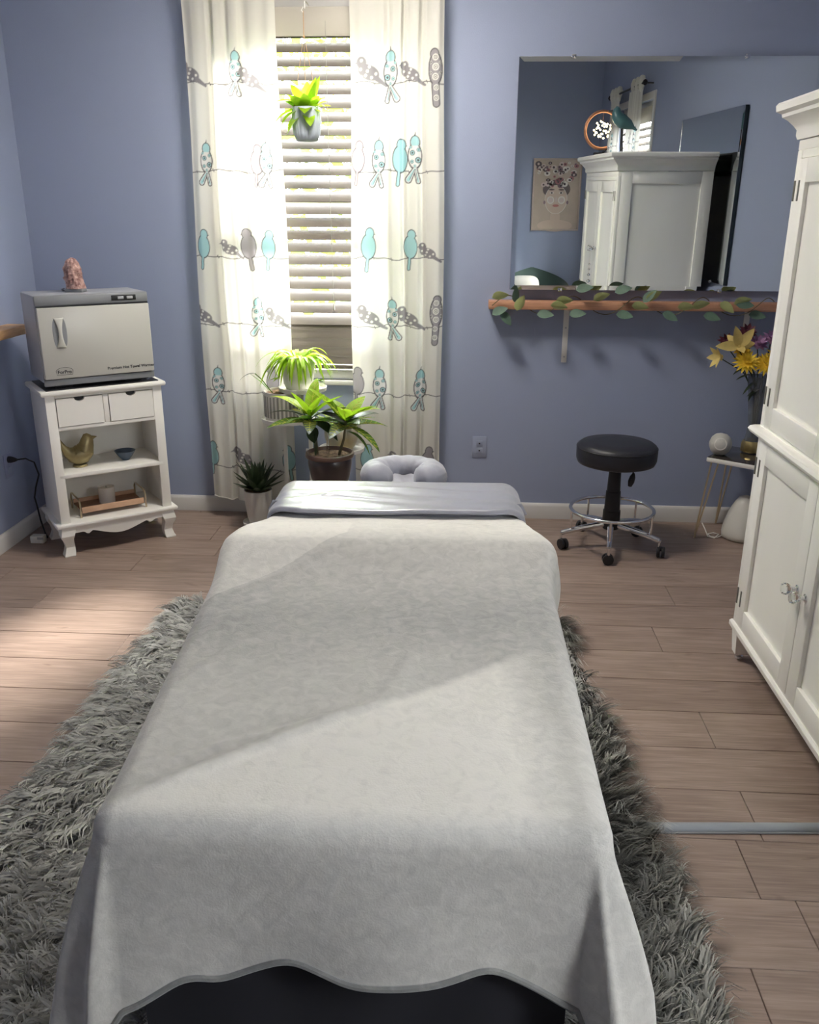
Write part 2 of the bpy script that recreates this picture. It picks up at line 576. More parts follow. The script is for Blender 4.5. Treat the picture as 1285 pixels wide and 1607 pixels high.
# ------------------------------------------------------------------ windows
def window(name, axis, pos, a0, a1, z0, z1, out, lab):
    def P(a, o_, z):          # a along wall, o_ outward depth, z up
        return (a, pos + out * o_, z) if axis == 'y' else (pos + out * o_, a, z)
    def bx(b, a, bb, o0, o1, za, zb, bev=0.004):
        p, q = P(a, o0, za), P(bb, o1, zb)
        b.box2([min(p[i], q[i]) for i in range(3)], [max(p[i], q[i]) for i in range(3)], bev)
    fr = MB(); t = 0.045
    bx(fr, a0, a0 + t, 0.03, 0.14, z0, z1); bx(fr, a1 - t, a1, 0.03, 0.14, z0, z1)
    bx(fr, a0 + t, a1 - t, 0.03, 0.14, z1 - t, z1); bx(fr, a0 + t, a1 - t, 0.03, 0.14, z0, z0 + t)
    root = tag(fr.build(name, M['trim'], None, 30), lab, kind='structure')
    zm = (z0 + z1) / 2
    for (za, zb, o0) in ((z0 + t, zm + .02, 0.08), (zm - .02, z1 - t, 0.105)):
        s = MB(); q = 0.035
        bx(s, a0 + t, a0 + t + q, o0, o0 + .022, za, zb); bx(s, a1 - t - q, a1 - t, o0, o0 + .022, za, zb)
        bx(s, a0 + t + q, a1 - t - q, o0, o0 + .022, za, za + q); bx(s, a0 + t + q, a1 - t - q, o0, o0 + .022, zb - q, zb)
        so = s.build('sash', M['trim'], root, 30)
        g = MB(); bx(g, a0 + t + q, a1 - t - q, o0 + .009, o0 + .013, za + q, zb - q, 0)
        g.build('pane', M['pane'], so, 0)
    s = MB(); bx(s, a0 - .05, a1 + .05, -0.035, 0.03, z0 - .025, z0, 0.006)
    s.build('window_sill', M['trim'], root, 30)
    c = MB()
    bx(c, a0 - .06, a0, -0.014, 0.0, z0 - .025, z1 + .06); bx(c, a1, a1 + .06, -0.014, 0.0, z0 - .025, z1 + .06)
    bx(c, a0 - .0, a1 + .0, -0.014, 0.0, z1, z1 + .06)
    c.build('window_casing', M['trim'], root, 30)
    return root


window('window_1', 'y', YB, *WIN1, 1, 'white sash window behind the bird curtains')
window('window_2', 'x', XR, *WIN2, 1, 'side window above the armoire, seen in the mirror')


def blind(name, label, axis, pos, a0, a1, z0, z1, out, tilt, pitch=0.0615, wslat=0.060, depth=0.035, cordx=None):
    root = thing(name, label, 'blinds', ((a0 + a1) / 2, pos + out * depth, z0) if axis == 'y' else (pos + out * depth, (a0 + a1) / 2, z0),
                 0.0 if axis == 'y' else R(90) * (-out))
    w = a1 - a0
    h = MB(); h.box((0, 0, z1 - z0 - .03), (w, 0.05, 0.055), 0.004); h.build('headrail', M['valance'], root)
    va = MB(); va.box((0, -0.034, z1 - z0 - .062), (w, 0.010, 0.125), 0.004); va.build('valance', M['valance'], root)
    sb = MB()
    nseg = 5
    prof = []
    for i in range(nseg + 1):
        q = (i / nseg - .5); prof.append((q * wslat, 0.003 * (1 - (2 * q) ** 2)))
    poly = prof + [(a, z - 0.0028) for a, z in reversed(prof)]
    sb.prism(poly, -w / 2, w / 2, lambda a, z, hh: (hh, a, z))
    me = sb.mesh('slat', 30); me.materials.append(M['slat'])
    z = z1 - z0 - .105
    k = 0
    stack = 0.24
    while z > stack:
        link('slat', me, None, root, loc=(0, 0, z), rot=(tilt, 0, 0)); z -= pitch; k += 1
    zz = stack
    while zz > 0.045:
        link('slat', me, None, root, loc=(0, 0, zz), rot=(R(62), 0, 0)); zz -= 0.045
    br = MB(); br.box((0, 0, 0.018), (w, 0.05, 0.018), 0.004); br.build('bottom_rail', M['slat'], root)
    for x in (-w * .36, w * .36):
        c = MB(); c.tube([(x, -0.028, 0.02), (x, -0.028, z1 - z0 - .05)], 0.0009, 5); c.tube([(x, 0.028, 0.02), (x, 0.028, z1 - z0 - .05)], 0.0009, 5)
        c.build('ladder_cord', M['cord'], root)
    c = MB(); xx = cordx if cordx is not None else w * .3
    c.tube([(xx, -0.04, z1 - z0 - .06), (xx + .004, -0.042, (z1 - z0) * .5), (xx + .01, -0.04, 0.35)], 0.0012, 5)
    c.lathe([(0.002, 0), (0.006, 0.004), (0.005, 0.03), (0.002, 0.036)], (xx + .01, -0.04, 0.315), 8)
    c.build('pull_cord', M['cord'], root)
    return root


blind('venetian_blind', 'half open slatted blind between the bird curtains', 'y', YB, WIN1[0] + .05, WIN1[1] - .05, WIN1[2] + .05, WIN1[3] - .05, 1, R(48), wslat=0.063, cordx=0.045)
blind('venetian_blind', 'slatted blind of the side window, seen above the armoire in the mirror', 'x', XR, WIN2[0] + .05, WIN2[1] - .05, WIN2[2] + .05, WIN2[3] - .05, 1, R(42))


# ------------------------------------------------------------------ curtains with printed birds
def fold_profile(ctrl, x):
    xs = [c[0] for c in ctrl]; ys = [c[1] for c in ctrl]
    i = np.clip(np.searchsorted(xs, x) - 1, 0, len(xs) - 2)
    xa = np.array(xs)[i]; xb = np.array(xs)[i + 1]; ya = np.array(ys)[i]; yb = np.array(ys)[i + 1]
    t = np.clip((x - xa) / (xb - xa), 0, 1); t = t * t * (3 - 2 * t)
    return ya + (yb - ya) * t


def ell(u, v, cx_, cy_, rx, ry, ang=0.0):
    du, dv = u - cx_, v - cy_
    c, s = cos(ang), sin(ang)
    p = (du * c + dv * s) / rx; q = (-du * s + dv * c) / ry
    return (np.sqrt(p * p + q * q) - 1) * min(rx, ry)


def seg(u, v, x0, y0, x1, y1, r0, r1=None):
    r1 = r0 if r1 is None else r1
    dx, dy = x1 - x0, y1 - y0
    t = np.clip(((u - x0) * dx + (v - y0) * dy) / (dx * dx + dy * dy), 0, 1)
    return np.hypot(u - x0 - t * dx, v - y0 - t * dy) - (r0 + (r1 - r0) * t)


INK = np.array(hexc(88, 86, 88)); GREY = np.array(hexc(150, 146, 148)); TEAL = np.array(hexc(160, 198, 200)); MAUVE = np.array(hexc(176, 160, 164)); CLOTH = np.array(hexc(222, 220, 211))


def draw_bird(col, X, Z, kind, bx, bz, s=1.0, flip=1):
    m = (np.abs(X - bx) < .16 * s) & (np.abs(Z - bz) < .17 * s)
    if not m.any(): return
    u = (X[m] - bx) / s * flip; v = (Z[m] - bz) / s
    c = col[m]
    def paint(d, colr, w=0.0022):
        a = np.clip(0.5 - d / w, 0, 1)[:, None]
        c[:] = c * (1 - a) + colr * a
    if kind in ('teal', 'grey', 'mauve'):
        base = {'teal': TEAL, 'grey': GREY, 'mauve': MAUVE}[kind]
        d = np.minimum.reduce([ell(u, v, 0, .050, .034, .058), ell(u, v, .006, .108, .021, .026), seg(u, v, .016, .108, .031, .103, .007, .001),
                               seg(u, v, -.004, .0, -.010, -.055, .008, .009)])
        paint(d, INK); paint(d + .0035, base)
    elif kind == 'floral':
        body = np.minimum(ell(u, v, 0, .045, .031, .056), ell(u, v, .001, .10, .022, .028))
        tail = np.minimum(seg(u, v, .0, -.005, -.028, -.052, .009, .016), seg(u, v, .002, -.005, .014, -.06, .009, .011))
        crest = seg(u, v, .0, .125, .004, .142, .003, .0008)
        paint(np.minimum.reduce([body, tail, crest]), INK); paint(np.minimum(body, tail) + .0045, np.array(hexc(214, 212, 208)))
        paint(np.maximum(ell(u, v, .001, .102, .022, .028) + .0045, .086 - v), TEAL)
        paint(tail + .008, TEAL)
        for (fx, fy, fr) in ((-.010, .058, .011), (.014, .028, .013), (.016, .070, .008), (-.012, .022, .008), (.0, .004, .006), (-.018, .080, .006)):
            paint(np.hypot(u - fx, v - fy) - fr, INK); paint(np.abs(np.hypot(u - fx, v - fy) - fr * .55) - .0018, TEAL)
        paint(seg(u, v, .0, -.01, -.022, -.05, .0012), INK); paint(seg(u, v, .003, -.01, .010, -.055, .0012), INK)
    elif kind == 'dots':
        d = np.minimum.reduce([ell(u, v, .002, .040, .050, .030, -.35), ell(u, v, -.030, .078, .022, .024), seg(u, v, -.046, .078, -.062, .074, .006, .001),
                               seg(u, v, .035, .018, .080, -.012, .012, .006)])
        paint(d, GREY * .8)
        for (fx, fy) in ((-.030, .086), (-.034, .052), (-.030, .022), (-.004, .045), (.014, .020), (.034, .034), (.004, .062), (-.012, .028)):
            paint(np.hypot(u - fx, v - fy) - .0062, CLOTH)
    elif kind == 'mandala':
        d = np.minimum.reduce([ell(u, v, 0, .060, .030, .068), seg(u, v, 0, .0, .004, -.075, .017, .016), ell(u, v, -.004, .118, .020, .022)])
        paint(d, INK); paint(d + .004, GREY)
        for (fx, fy, fr) in ((0, .105, .013), (.001, .068, .015), (0, .030, .014), (.004, -.012, .012), (.004, -.052, .012), (-.022, .085, .007), (.022, .085, .007), (-.022, .045, .007), (.022, .045, .007)):
            q = np.hypot(u - fx, v - fy)
            paint(np.maximum(q - fr, d + .004), CLOTH); paint(np.abs(q - fr * .55) - .0012, INK); paint(q - fr * .2, INK)
    col[m] = c


def print_mat():
    m = bpy.data.materials.new('printed sheer curtain')
    m.use_nodes = True
    nt = m.node_tree; nt.nodes.clear()
    o = nt.nodes.new('ShaderNodeOutputMaterial')
    at = nt.nodes.new('ShaderNodeAttribute'); at.attribute_name = 'print'
    d = nt.nodes.new('ShaderNodeBsdfDiffuse'); t = nt.nodes.new('ShaderNodeBsdfTranslucent')
    mx = nt.nodes.new('ShaderNodeMixShader'); mx.inputs[0].default_value = 0.23
    nt.links.new(at.outputs['Color'], d.inputs['Color']); nt.links.new(at.outputs['Color'], t.inputs['Color'])
    nt.links.new(d.outputs[0], mx.inputs[1]); nt.links.new(t.outputs[0], mx.inputs[2]); nt.links.new(mx.outputs[0], o.inputs[0])
    return m


M['fabric_print'] = print_mat()


def curtain(name, label, x0, x1, z0, z1, ctrl, birds, rows, res=0.0034, flare=0.0, loc=(0, 0, 0), rotz=0.0, hem_slant=0.0, group=None):
    """cloth in its own frame: x along the rod, y away from the wall is negative"""
    nx = int((x1 - x0) / res) + 1; nz = int((z1 - z0) / res) + 1
    U, Zl = np.meshgrid(np.linspace(x0, x1, nx), np.linspace(z0, z1, nz))
    T = (z1 - Zl) / (z1 - z0)
    un = (U - x0) / (x1 - x0)
    Yo = -fold_profile(ctrl, un) * (0.55 + 0.45 * T) + 0.004 * np.sin(un * 31 + T * 3) + 0.006 * np.sin(un * 9 + T * 7)
    Xo = U + flare * T * (un - .5) * (x1 - x0) + 0.006 * np.sin(T * 8 + un * 4)
    Zo = Zl + hem_slant * (un - 0.5) * T ** 3
    col = np.ones((nz, nx, 3)) * CLOTH
    Cf = col.reshape(-1, 3); Xf = U.ravel(); Zf = Zl.ravel()
    for zr in rows:
        wob = zr + 0.006 * np.sin(Xf * 23 + zr * 9) + 0.003 * np.sin(Xf * 61)
        near = np.abs(Zf - wob) < .03
        d = np.abs(Zf - wob) - 0.0020
        for kx in np.arange(x0 + .03, x1, .085):
            kz = zr + 0.006 * sin(kx * 23 + zr * 9) + 0.003 * sin(kx * 61)
            d = np.minimum(d, np.maximum(np.abs(Xf - kx + (Zf - kz) * .4) - .0014, np.abs(Zf - kz) - .008))
        a = np.where(near, np.clip(.5 - d / .0022, 0, 1), 0)[:, None]
        Cf[:] = Cf * (1 - a) + INK * a
    for (kind, bx, bz, s, fl) in birds:
        draw_bird(Cf, Xf, Zf, kind, bx, bz, s, fl)
    V = np.stack([Xo.ravel(), Yo.ravel(), Zo.ravel()], 1)
    idx = np.arange(nx * nz).reshape(nz, nx)
    F = np.stack([idx[:-1, :-1], idx[:-1, 1:], idx[1:, 1:], idx[1:, :-1]], -1).reshape(-1, 4)
    root = thing(name, label, 'curtain', loc, rotz, group)
    me = np_mesh('cloth', V, F)
    at = me.color_attributes.new('print', 'FLOAT_COLOR', 'POINT')
    at.data.foreach_set('color', np.concatenate([Cf, np.ones((len(Cf), 1))], 1).astype(np.float32).ravel())
    link('cloth', me, M['fabric_print'], root)
    hb = MB()
    fx = lambda u: (x0 + (x1 - x0) * u + flare * (u - .5) * (x1 - x0) + 0.006 * sin(8 + u * 4), float(-fold_profile(ctrl, np.array([u]))[0]) - .002 + 0.004 * sin(u * 31 + 3) + 0.006 * sin(u * 9 + 7), z0 + 0.002 + hem_slant * (u - .5))
    hb.tube([fx(i / 60) for i in range(61)], 0.0022, 6); hb.build('hem', M['fabric_cloth'], root)
    return root


M['fabric_cloth'] = mat('plain curtain cloth', hexc(234, 231, 222), 0.9, translucent=0.4)
CY = 4.50
ROWZ = [2.19, 1.80, 1.395, 1.06, 0.705, 0.29]
# left panel (x from -1.30 to -0.88)
birdsL = [('dots', -1.33, 2.19, 1.0, 1), ('floral', -1.10, 2.20, 1.0, 1), ('dots', -1.035, 2.165, .95, 1),
          ('floral', -1.262, 1.80, 1.0, 1), ('mauve', -1.02, 1.79, 1.0, 1), ('floral', -.975, 1.795, 1.05, 1),
          ('teal', -1.30, 1.395, 1.0, 1), ('dots', -1.175, 1.40, .8, 1), ('grey', -1.085, 1.395, 1.05, -1), ('teal', -.99, 1.395, 1.0, 1),
          ('dots', -1.33, 1.06, 1.0, 1), ('floral', -1.06, 1.07, 1.0, 1), ('dots', -.975, 1.06, .9, 1),
          ('floral', -1.275, .705, 1.0, 1), ('grey', -1.0, .72, 1.0, -1),
          ('teal', -1.335, .29, 1.0, 1), ('dots', -1.175, .30, 1.0, 1), ('teal', -.93, .30, 1.0, -1)]
birdsR = [('dots', -.475, 2.19, 1.1, 1), ('floral', -.365, 2.18, 1.15, -1), ('dots', -.27, 2.19, .9, 1), ('mandala', -.150, 2.18, 1.1, 1),
          ('mauve', -.525, 1.80, 1.05, 1), ('floral', -.42, 1.80, 1.1, 1), ('teal', -.315, 1.80, 1.1, 1), ('floral', -.245, 1.82, 1.1, 1),
          ('teal', -.47, 1.395, 1.1, 1), ('teal', -.27, 1.40, 1.0, 1), ('dots', -.19, 1.39, .8, 1),
          ('dots', -.475, 1.06, 1.05, 1), ('floral', -.36, 1.06, 1.05, -1), ('dots', -.285, 1.06, 1.0, 1), ('mandala', -.145, 1.065, 1.1, -1),
          ('grey', -.54, .71, 1.05, 1), ('floral', -.43, .70, 1.1, 1), ('floral', -.22, .70, 1.1, 1),
          ('teal', -.50, .30, 1.0, 1), ('dots', -.33, .30, 1.0, 1), ('grey', -.17, .30, 1.0, 1)]
ctrlL = [(0, .01), (.10, .035), (.24, .045), (.285, .0), (.33, .035), (.41, .03), (.45, .005), (.50, .03), (.58, .035), (.63, .00), (.72, .015), (.90, .02), (1, .0)]
ctrlR = [(0, .0), (.10, .015), (.34, .018), (.40, .0), (.46, .03), (.54, .035), (.57, .0), (.62, .035), (.72, .04), (.77, .005), (.82, .04), (.94, .035), (1, .005)]
curtain('curtain', 'white bird print curtain on the hot towel warmer side of the window', -1.345, -0.90, 0.10, 2.66, ctrlL, birdsL, ROWZ, flare=0.06, loc=(0, CY, 0), hem_slant=-0.05)
curtain('curtain', 'white bird print curtain on the mirror side of the window', -0.560, -0.112, 0.10, 2.66, ctrlR, birdsR, ROWZ, flare=0.04, loc=(0, CY, 0))


def rod(name, label, p0, p1, wall_dir):
    root = thing(name, label, 'curtain rod', p0)
    p0 = Vector(p0); d = Vector(p1) - p0
    b = MB(); b.tube([(0, 0, 0), d], 0.009, 12); b.build('pole', M['black'], root)
    for q, s in ((Vector((0, 0, 0)), -1), (d, 1)):
        f = MB(); c = q + d.normalized() * s * 0.02
        f.lathe([(0.004, -0.024), (0.014, -0.018), (0.024, 0.0), (0.014, 0.018), (0.004, 0.024)], c, 14); f.build('finial', M['black'], root)
        f = MB(); a = q - d.normalized() * s * 0.03; w = Vector(wall_dir)
        f.tube([a, a + w], 0.006, 8); f.build('bracket', M['black'], root)


rod('curtain_rod', 'black curtain rod over the bird curtains', (-1.42, CY, 2.665), (-0.04, CY, 2.665), (0, YB - CY, 0))
# side window curtains (only the mirror shows them)
sideb = [('floral', .12, 2.1, 1.0, 1), ('dots', .28, 2.1, 1.0, 1), ('teal', .12, 1.7, 1, 1), ('grey', .3, 1.7, 1, 1), ('floral', .2, 1.3, 1, 1), ('dots', .1, .9, 1, 1)]
SX = XR - 0.085
curtain('curtain', 'knotted tab curtain at the far end of the side window in the mirror', 0.0, 0.42, 0.1, 2.53, ctrlL, sideb, [2.1, 1.7, 1.3, .9, .5], res=0.008, loc=(SX, -0.06, 0), rotz=R(-90))
curtain('curtain', 'knotted tab curtain behind the teal bird statue in the mirror', 0.0, 0.46, 0.1, 2.53, ctrlR, sideb, [2.1, 1.7, 1.3, .9, .5], res=0.008, loc=(SX, 0.84, 0), rotz=R(-90))
rod('curtain_rod', 'black rod of the side window, seen in the mirror', (SX, -0.52, 2.565), (SX, 0.88, 2.565), (XR - SX, 0, 0))
for yy in (-0.42, -0.30, -0.18, 0.44, 0.58, 0.74):
    pass
for cu_, y0_, n_ in (([o for o in COL.objects if o.name.startswith('curtain') and o.get('label', '').startswith('knotted tab curtain at')][0], -0.06, 3),
                     ([o for o in COL.objects if o.name.startswith('curtain') and o.get('label', '').startswith('knotted tab curtain behind')][0], 0.84, 3)):
    for k in range(n_):
        xx = 0.06 + k * 0.14
        b = MB(); b.lathe([(0.012, -0.07), (0.026, -0.02), (0.03, 0.02), (0.02, 0.055), (0.012, 0.062)], (xx, 0, 2.57), 12, wob=lambda a, z: 1 + .25 * sin(3 * a + z * 60))
        b.build('knotted_tab', M['fabric_cloth'], cu_)

# ------------------------------------------------------------------ outside the windows
gb = MB(); gb.box2((-30, 4.9, -0.5), (30, 40, -0.42)); gb.box2((2.1, -30, -0.5), (30, 4.9, -0.42))
tag(gb.build('ground', M['concrete'], None, 0), 'sunlit paving outside the windows', kind='structure')
hv, hf = [], []
def hedge(x0, x1, y0, y1, z0, z1, n):
    c = np.stack([rng.uniform(x0, x1, n), rng.uniform(y0, y1, n), rng.uniform(z0, z1, n)], 1)
    a = rng.normal(size=(n, 3)); a /= np.linalg.norm(a, axis=1)[:, None]
    b = np.cross(a, rng.normal(size=(n, 3))); b /= np.linalg.norm(b, axis=1)[:, None]
    s = rng.uniform(.05, .10, n)[:, None]
    V = np.stack([c - a * s, c + b * s * .5, c + a * s, c - b * s * .5], 1).reshape(-1, 3)
    F = np.arange(n * 4).reshape(n, 4)
    return V, F
V, F = hedge(-4.5, 3.0, 7.2, 8.6, -0.3, 3.6, 9000)
tag(link('hedge_foliage', np_mesh('hedge_foliage', V, F, False), M['leaf_lime']), 'yellow green garden foliage outside, glimpsed through the blind', 'foliage', kind='stuff')

# added pendant lamp, out of view, put in to brighten the back wall
pl_ = thing('added_fill_lamp', 'added white drum pendant lamp, out of view, brightening the back wall', 'lamp', (-.46, 3.55, 2.72))
b = MB(); b.lathe([(.235, .0), (.24, .002), (.24, .14), (.235, .142)], (0, 0, 0), 48, cap=False); b.build('shade', M['pot_white'], pl_)
lampm = mat('lit diffuser', (1, 1, 1), .6, emit=(1.0, .93, .84), emit_s=LAMP)
b = MB(); b.lathe([(.0005, -.055), (.10, -.05), (.19, -.028), (.232, .0), (.232, .03), (.0005, .03)], (0, 0, 0), 48, cap=False); b.build('diffuser', lampm, pl_, 60)
b = MB(); b.tube([(0, 0, .03), (0, 0, 3.35 - 2.72 - .02)], .006, 8); b.build('rod', M['chrome'], pl_)
b = MB(); b.lathe([(.06, .60), (.065, .61), (.065, .629), (.05, .63)], (0, 0, 0), 24); b.build('canopy', M['chrome'], pl_)

# ================================================================== MASSAGE TABLE AND LINEN
TN = Vector((-0.158, 1.10, 0)); TROT = R(1.53)
TW, TL, TZ = 0.74, 1.76, 0.70
t = thing('massage_table', 'dark massage table under the fleece blanket', 'massage table', TN, TROT)
b = MB(); b.box((0, TL / 2 + .01, TZ - .075), (TW, TL - .02, 0.085), 0.035, seg=4); b.build('cushion_top', M['blackcloth'], t)
b = MB()
for sx in (-1, 1): b.box((sx * (TW / 2 - .035), TL / 2, TZ - .16), (0.03, TL - .10, 0.09), 0.004)
for yy in (.06, TL - .06): b.box((0, yy, TZ - .16), (TW - .07, 0.03, 0.09), 0.004)
b.build('frame', M['black'], t)
for sx in (-1, 1):
    for yy in (.09, TL - .09):
        b = MB(); b.box((sx * (TW / 2 - .055), yy, (TZ - .16) / 2 + .008), (0.05, 0.04, TZ - .20), 0.005)
        o = b.build('leg', M['black'], t)
        b = MB(); b.lathe([(0.022, 0.0), (0.024, 0.004), (0.024, 0.03), (0.02, 0.034)], (sx * (TW / 2 - .055), yy, 0.004), 16); b.build('rubber_foot', M['black'], o)
b = MB()
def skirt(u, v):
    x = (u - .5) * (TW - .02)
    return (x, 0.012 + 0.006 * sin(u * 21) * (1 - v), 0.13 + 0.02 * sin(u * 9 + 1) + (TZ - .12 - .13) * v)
b.grid(skirt, 60, 10); b.build('skirt_and_shade', M['blackcloth'], t)  # cloth end, lengthened downward to stand in for the shade under the table
b = MB(); b.tube([(-TW / 2 + .06, .1, .22), (0, .3, .48), (TW / 2 - .06, .1, .22)], 0.004, 6); b.build('support_cable', M['black'], t)


def fleece_mat():
    m = bpy.data.materials.new('white fleece')
    m.use_nodes = True
    nt = m.node_tree; b = nt.nodes['Principled BSDF']
    b.inputs['Roughness'].default_value = 0.95
    b.inputs['Sheen Weight'].default_value = 0.35
    b.inputs['Sheen Roughness'].default_value = 0.6
    b.inputs['Specular IOR Level'].default_value = 0.2
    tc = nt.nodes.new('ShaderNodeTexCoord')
    at = nt.nodes.new('ShaderNodeAttribute'); at.attribute_name = 'nap_and_light'  # brushed pile tone plus light and shade painted into the colour
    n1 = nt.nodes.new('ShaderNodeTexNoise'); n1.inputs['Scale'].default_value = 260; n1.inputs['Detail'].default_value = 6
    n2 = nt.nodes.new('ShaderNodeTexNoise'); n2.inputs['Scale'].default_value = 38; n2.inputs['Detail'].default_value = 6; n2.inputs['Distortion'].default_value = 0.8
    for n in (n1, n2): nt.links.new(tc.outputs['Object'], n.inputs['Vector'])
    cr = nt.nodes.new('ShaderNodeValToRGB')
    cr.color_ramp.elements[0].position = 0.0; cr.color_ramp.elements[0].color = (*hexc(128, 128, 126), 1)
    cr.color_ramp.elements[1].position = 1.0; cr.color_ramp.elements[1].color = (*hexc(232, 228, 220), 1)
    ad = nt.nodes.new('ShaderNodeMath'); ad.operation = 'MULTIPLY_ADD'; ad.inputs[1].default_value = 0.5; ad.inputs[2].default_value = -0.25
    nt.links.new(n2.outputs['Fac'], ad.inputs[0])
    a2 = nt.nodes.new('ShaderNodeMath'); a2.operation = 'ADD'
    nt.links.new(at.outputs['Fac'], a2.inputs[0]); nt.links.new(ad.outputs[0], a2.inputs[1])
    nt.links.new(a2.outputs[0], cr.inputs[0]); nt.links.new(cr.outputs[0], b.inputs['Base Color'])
    b1 = nt.nodes.new('ShaderNodeBump'); b1.inputs['Strength'].default_value = 0.2; b1.inputs['Distance'].default_value = 0.004
    b2 = nt.nodes.new('ShaderNodeBump'); b2.inputs['Strength'].default_value = 0.16; b2.inputs['Distance'].default_value = 0.008
    nt.links.new(n1.outputs['Fac'], b1.inputs['Height']); nt.links.new(n2.outputs['Fac'], b2.inputs['Height'])
    nt.links.new(b1.outputs[0], b2.inputs['Normal']); nt.links.new(b2.outputs[0], b.inputs['Normal'])
    return m


M['fleece'] = fleece_mat()


def drape(S, T, hw, near, far, ztop, r=0.045, flare=0.10, cflare=0.30, z_extra=None, folds=None):
    """cloth laid over the table: S lateral cloth coordinate, T coordinate along the table (T<near hangs over the near end)"""
    hi = hw - r
    a = np.maximum(0, np.abs(S) - hi)
    bn = np.maximum(0, (near + r) - T)
    bf = np.maximum(0, T - (far - r)) if far is not None else np.zeros_like(T)
    bb = np.where(bn > 0, bn, bf)
    d = np.sqrt(a * a + bb * bb)
    phi = np.arctan2(bb, np.maximum(a, 1e-9))
    arc = r * pi / 2
    th = np.minimum(d / r, pi / 2)
    out = r * np.sin(th); drop = r * (1 - np.cos(th))
    rest = np.maximum(0, d - arc)
    corner = np.sin(2 * phi) ** 2 * (a > 0) * (bb > 0)
    fl = flare + (cflare - flare) * corner
    out = out + rest * np.sin(fl); drop = drop + rest * np.cos(fl)
    if folds is not None:
        out = out + folds(S, T, rest, phi)
    sx = np.sign(S)
    X = np.where(np.abs(S) <= hi, S, sx * hi) + sx * np.cos(phi) * out * (a > 0)
    Yb = np.where(bn > 0, near + r, np.where(bf > 0, (far - r) if far is not None else T, T))
    Y = Yb + np.where(bn > 0, -1, 1) * np.sin(phi) * out * (bb > 0)
    Z = ztop - drop
    if z_extra is not None: Z = Z + z_extra(S, T) * np.exp(-rest / 0.05)
    return X, Y, Z


def ridge(S, T, p, q, h, w):
    dx, dy = q[0] - p[0], q[1] - p[1]
    tt = ((S - p[0]) * dx + (T - p[1]) * dy) / (dx * dx + dy * dy)
    tc_ = np.clip(tt, 0, 1)
    dd = np.hypot(S - p[0] - tc_ * dx, T - p[1] - tc_ * dy)
    return h * np.exp(-(dd / w) ** 2) * np.sin(pi * np.clip(tt, 0.02, .98)) ** 0.5


def np_noise(S, T, sc_, seed):
    q = np.zeros_like(S)
    g = np.random.default_rng(seed)
    for k in range(10):
        ang = g.uniform(0, 2 * pi); f = sc_ * g.uniform(.6, 1.7)
        q += np.sin((S * cos(ang) + T * sin(ang)) * f + g.uniform(0, 6.28))
    return q / 10


def blanket_z(S, T):
    z = 0.055 * np.exp(-(np.where(T < 1.14, (T - 1.14) / .12, (T - 1.14) / .26)) ** 2) - 0.020 * np.clip((T - 1.2) / .4, 0, 1)
    z += ridge(S, T, (-.38, .05), (.04, .37), 0.012, 0.017)
    z += ridge(S, T, (-.40, .12), (-.02, .33), 0.006, 0.012)
    z += ridge(S, T, (-.40, .85), (-.12, 1.12), 0.004, 0.014)
    z += ridge(S, T, (.02, .36), (.16, .78), 0.006, 0.022)
    z += ridge(S, T, (-.42, .36), (-.26, .62), 0.008, 0.025) + ridge(S, T, (-.42, .55), (-.30, .80), 0.007, 0.022)
    z += ridge(S, T, (.05, .55), (.2, 1.0), 0.004, 0.02)
    z += ridge(S, T, (.1, 1.35), (.3, 1.28), 0.003, 0.012)
    z += 0.0035 * np_noise(S, T, 18, 3) + 0.002 * np_noise(S, T, 45, 4)
    return z


def blanket_folds(S, T, rest, phi):
    g = np.minimum(rest / .25, 1)
    side = np.cos(phi) ** 2
    f = g * (0.016 * np.sin(S * 13 + 0.6) * (1 - side) + 0.014 * np.sin(T * 11 + 1.0) * side)
    f += g * 0.030 * np.exp(-((phi - 0.55) / .18) ** 2) + g * .02 * np.exp(-((phi - 1.2) / .13) ** 2)
    f += .028 * np.exp(-((T - 1.10) / .09) ** 2) * side * (S > 0) * np.exp(-((rest - .04) / .08) ** 2)
    return f


nS, nT = 320, 420
Sg, Tg = np.meshgrid(np.linspace(-.76, .76, nS), np.linspace(0, 1, nT))
_hs = np.array([-.80, -.50, -.358, -.27, -.217, -.10, 0, .147, .227, .36, .50, .80]); _hd = np.array([.36, .36, .320, .268, .285, .235, .267, .258, .235, .318, .36, .36])
_q = np.linspace(-.8, .8, 400); _hq = np.convolve(np.pad(np.interp(_q, _hs, _hd), 12, mode='edge'), np.hanning(25) / np.hanning(25).sum(), 'valid')
hem = np.interp(Sg, _q, _hq)
Tc = -hem + (1.50 + hem) * Tg
_fw = np.clip((Tc - .1) / 1.0, 0, 1) * np.clip((1.42 - Tc) / .28, 0, 1)
HW = .418 + np.where(Sg < 0, .050, .022) * _fw
X, Y, Z = drape(Sg, Tc, HW, 0.0, None, .705, z_extra=blanket_z, folds=blanket_folds)
Y = Y - 0.004
nap_and_light = 0.55 + 0.10 * np_noise(Sg, Tc, 9, 8)
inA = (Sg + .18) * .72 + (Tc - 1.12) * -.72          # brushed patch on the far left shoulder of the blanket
nap_and_light += np.where((Sg < -.12) & (Tc > 1.12 + (Sg + .16) * 1.05) & (Tc < 1.30), .22, 0)
nap_and_light += .46 * np.clip((0.36 + (Sg - .02) * .75 - Tc) / .03, 0, 1) * np.clip((.36 - Sg) / .1, 0, 1) * np.clip((Tc + .05) / .08, 0, 1)  # lit band near the front edge, painted into the pile colour
nap_and_light += .32 * np.clip((Tc - 1.10) / .10, 0, 1)  # brightness of the window-lit far part, painted in
nap_and_light -= .34 * np.exp(-((Tc - .75) / .28) ** 2) * (Tc < 1.12)  # shade on the near side of the hump, painted darker
V = np.stack([X, Y, Z], -1).reshape(-1, 3)
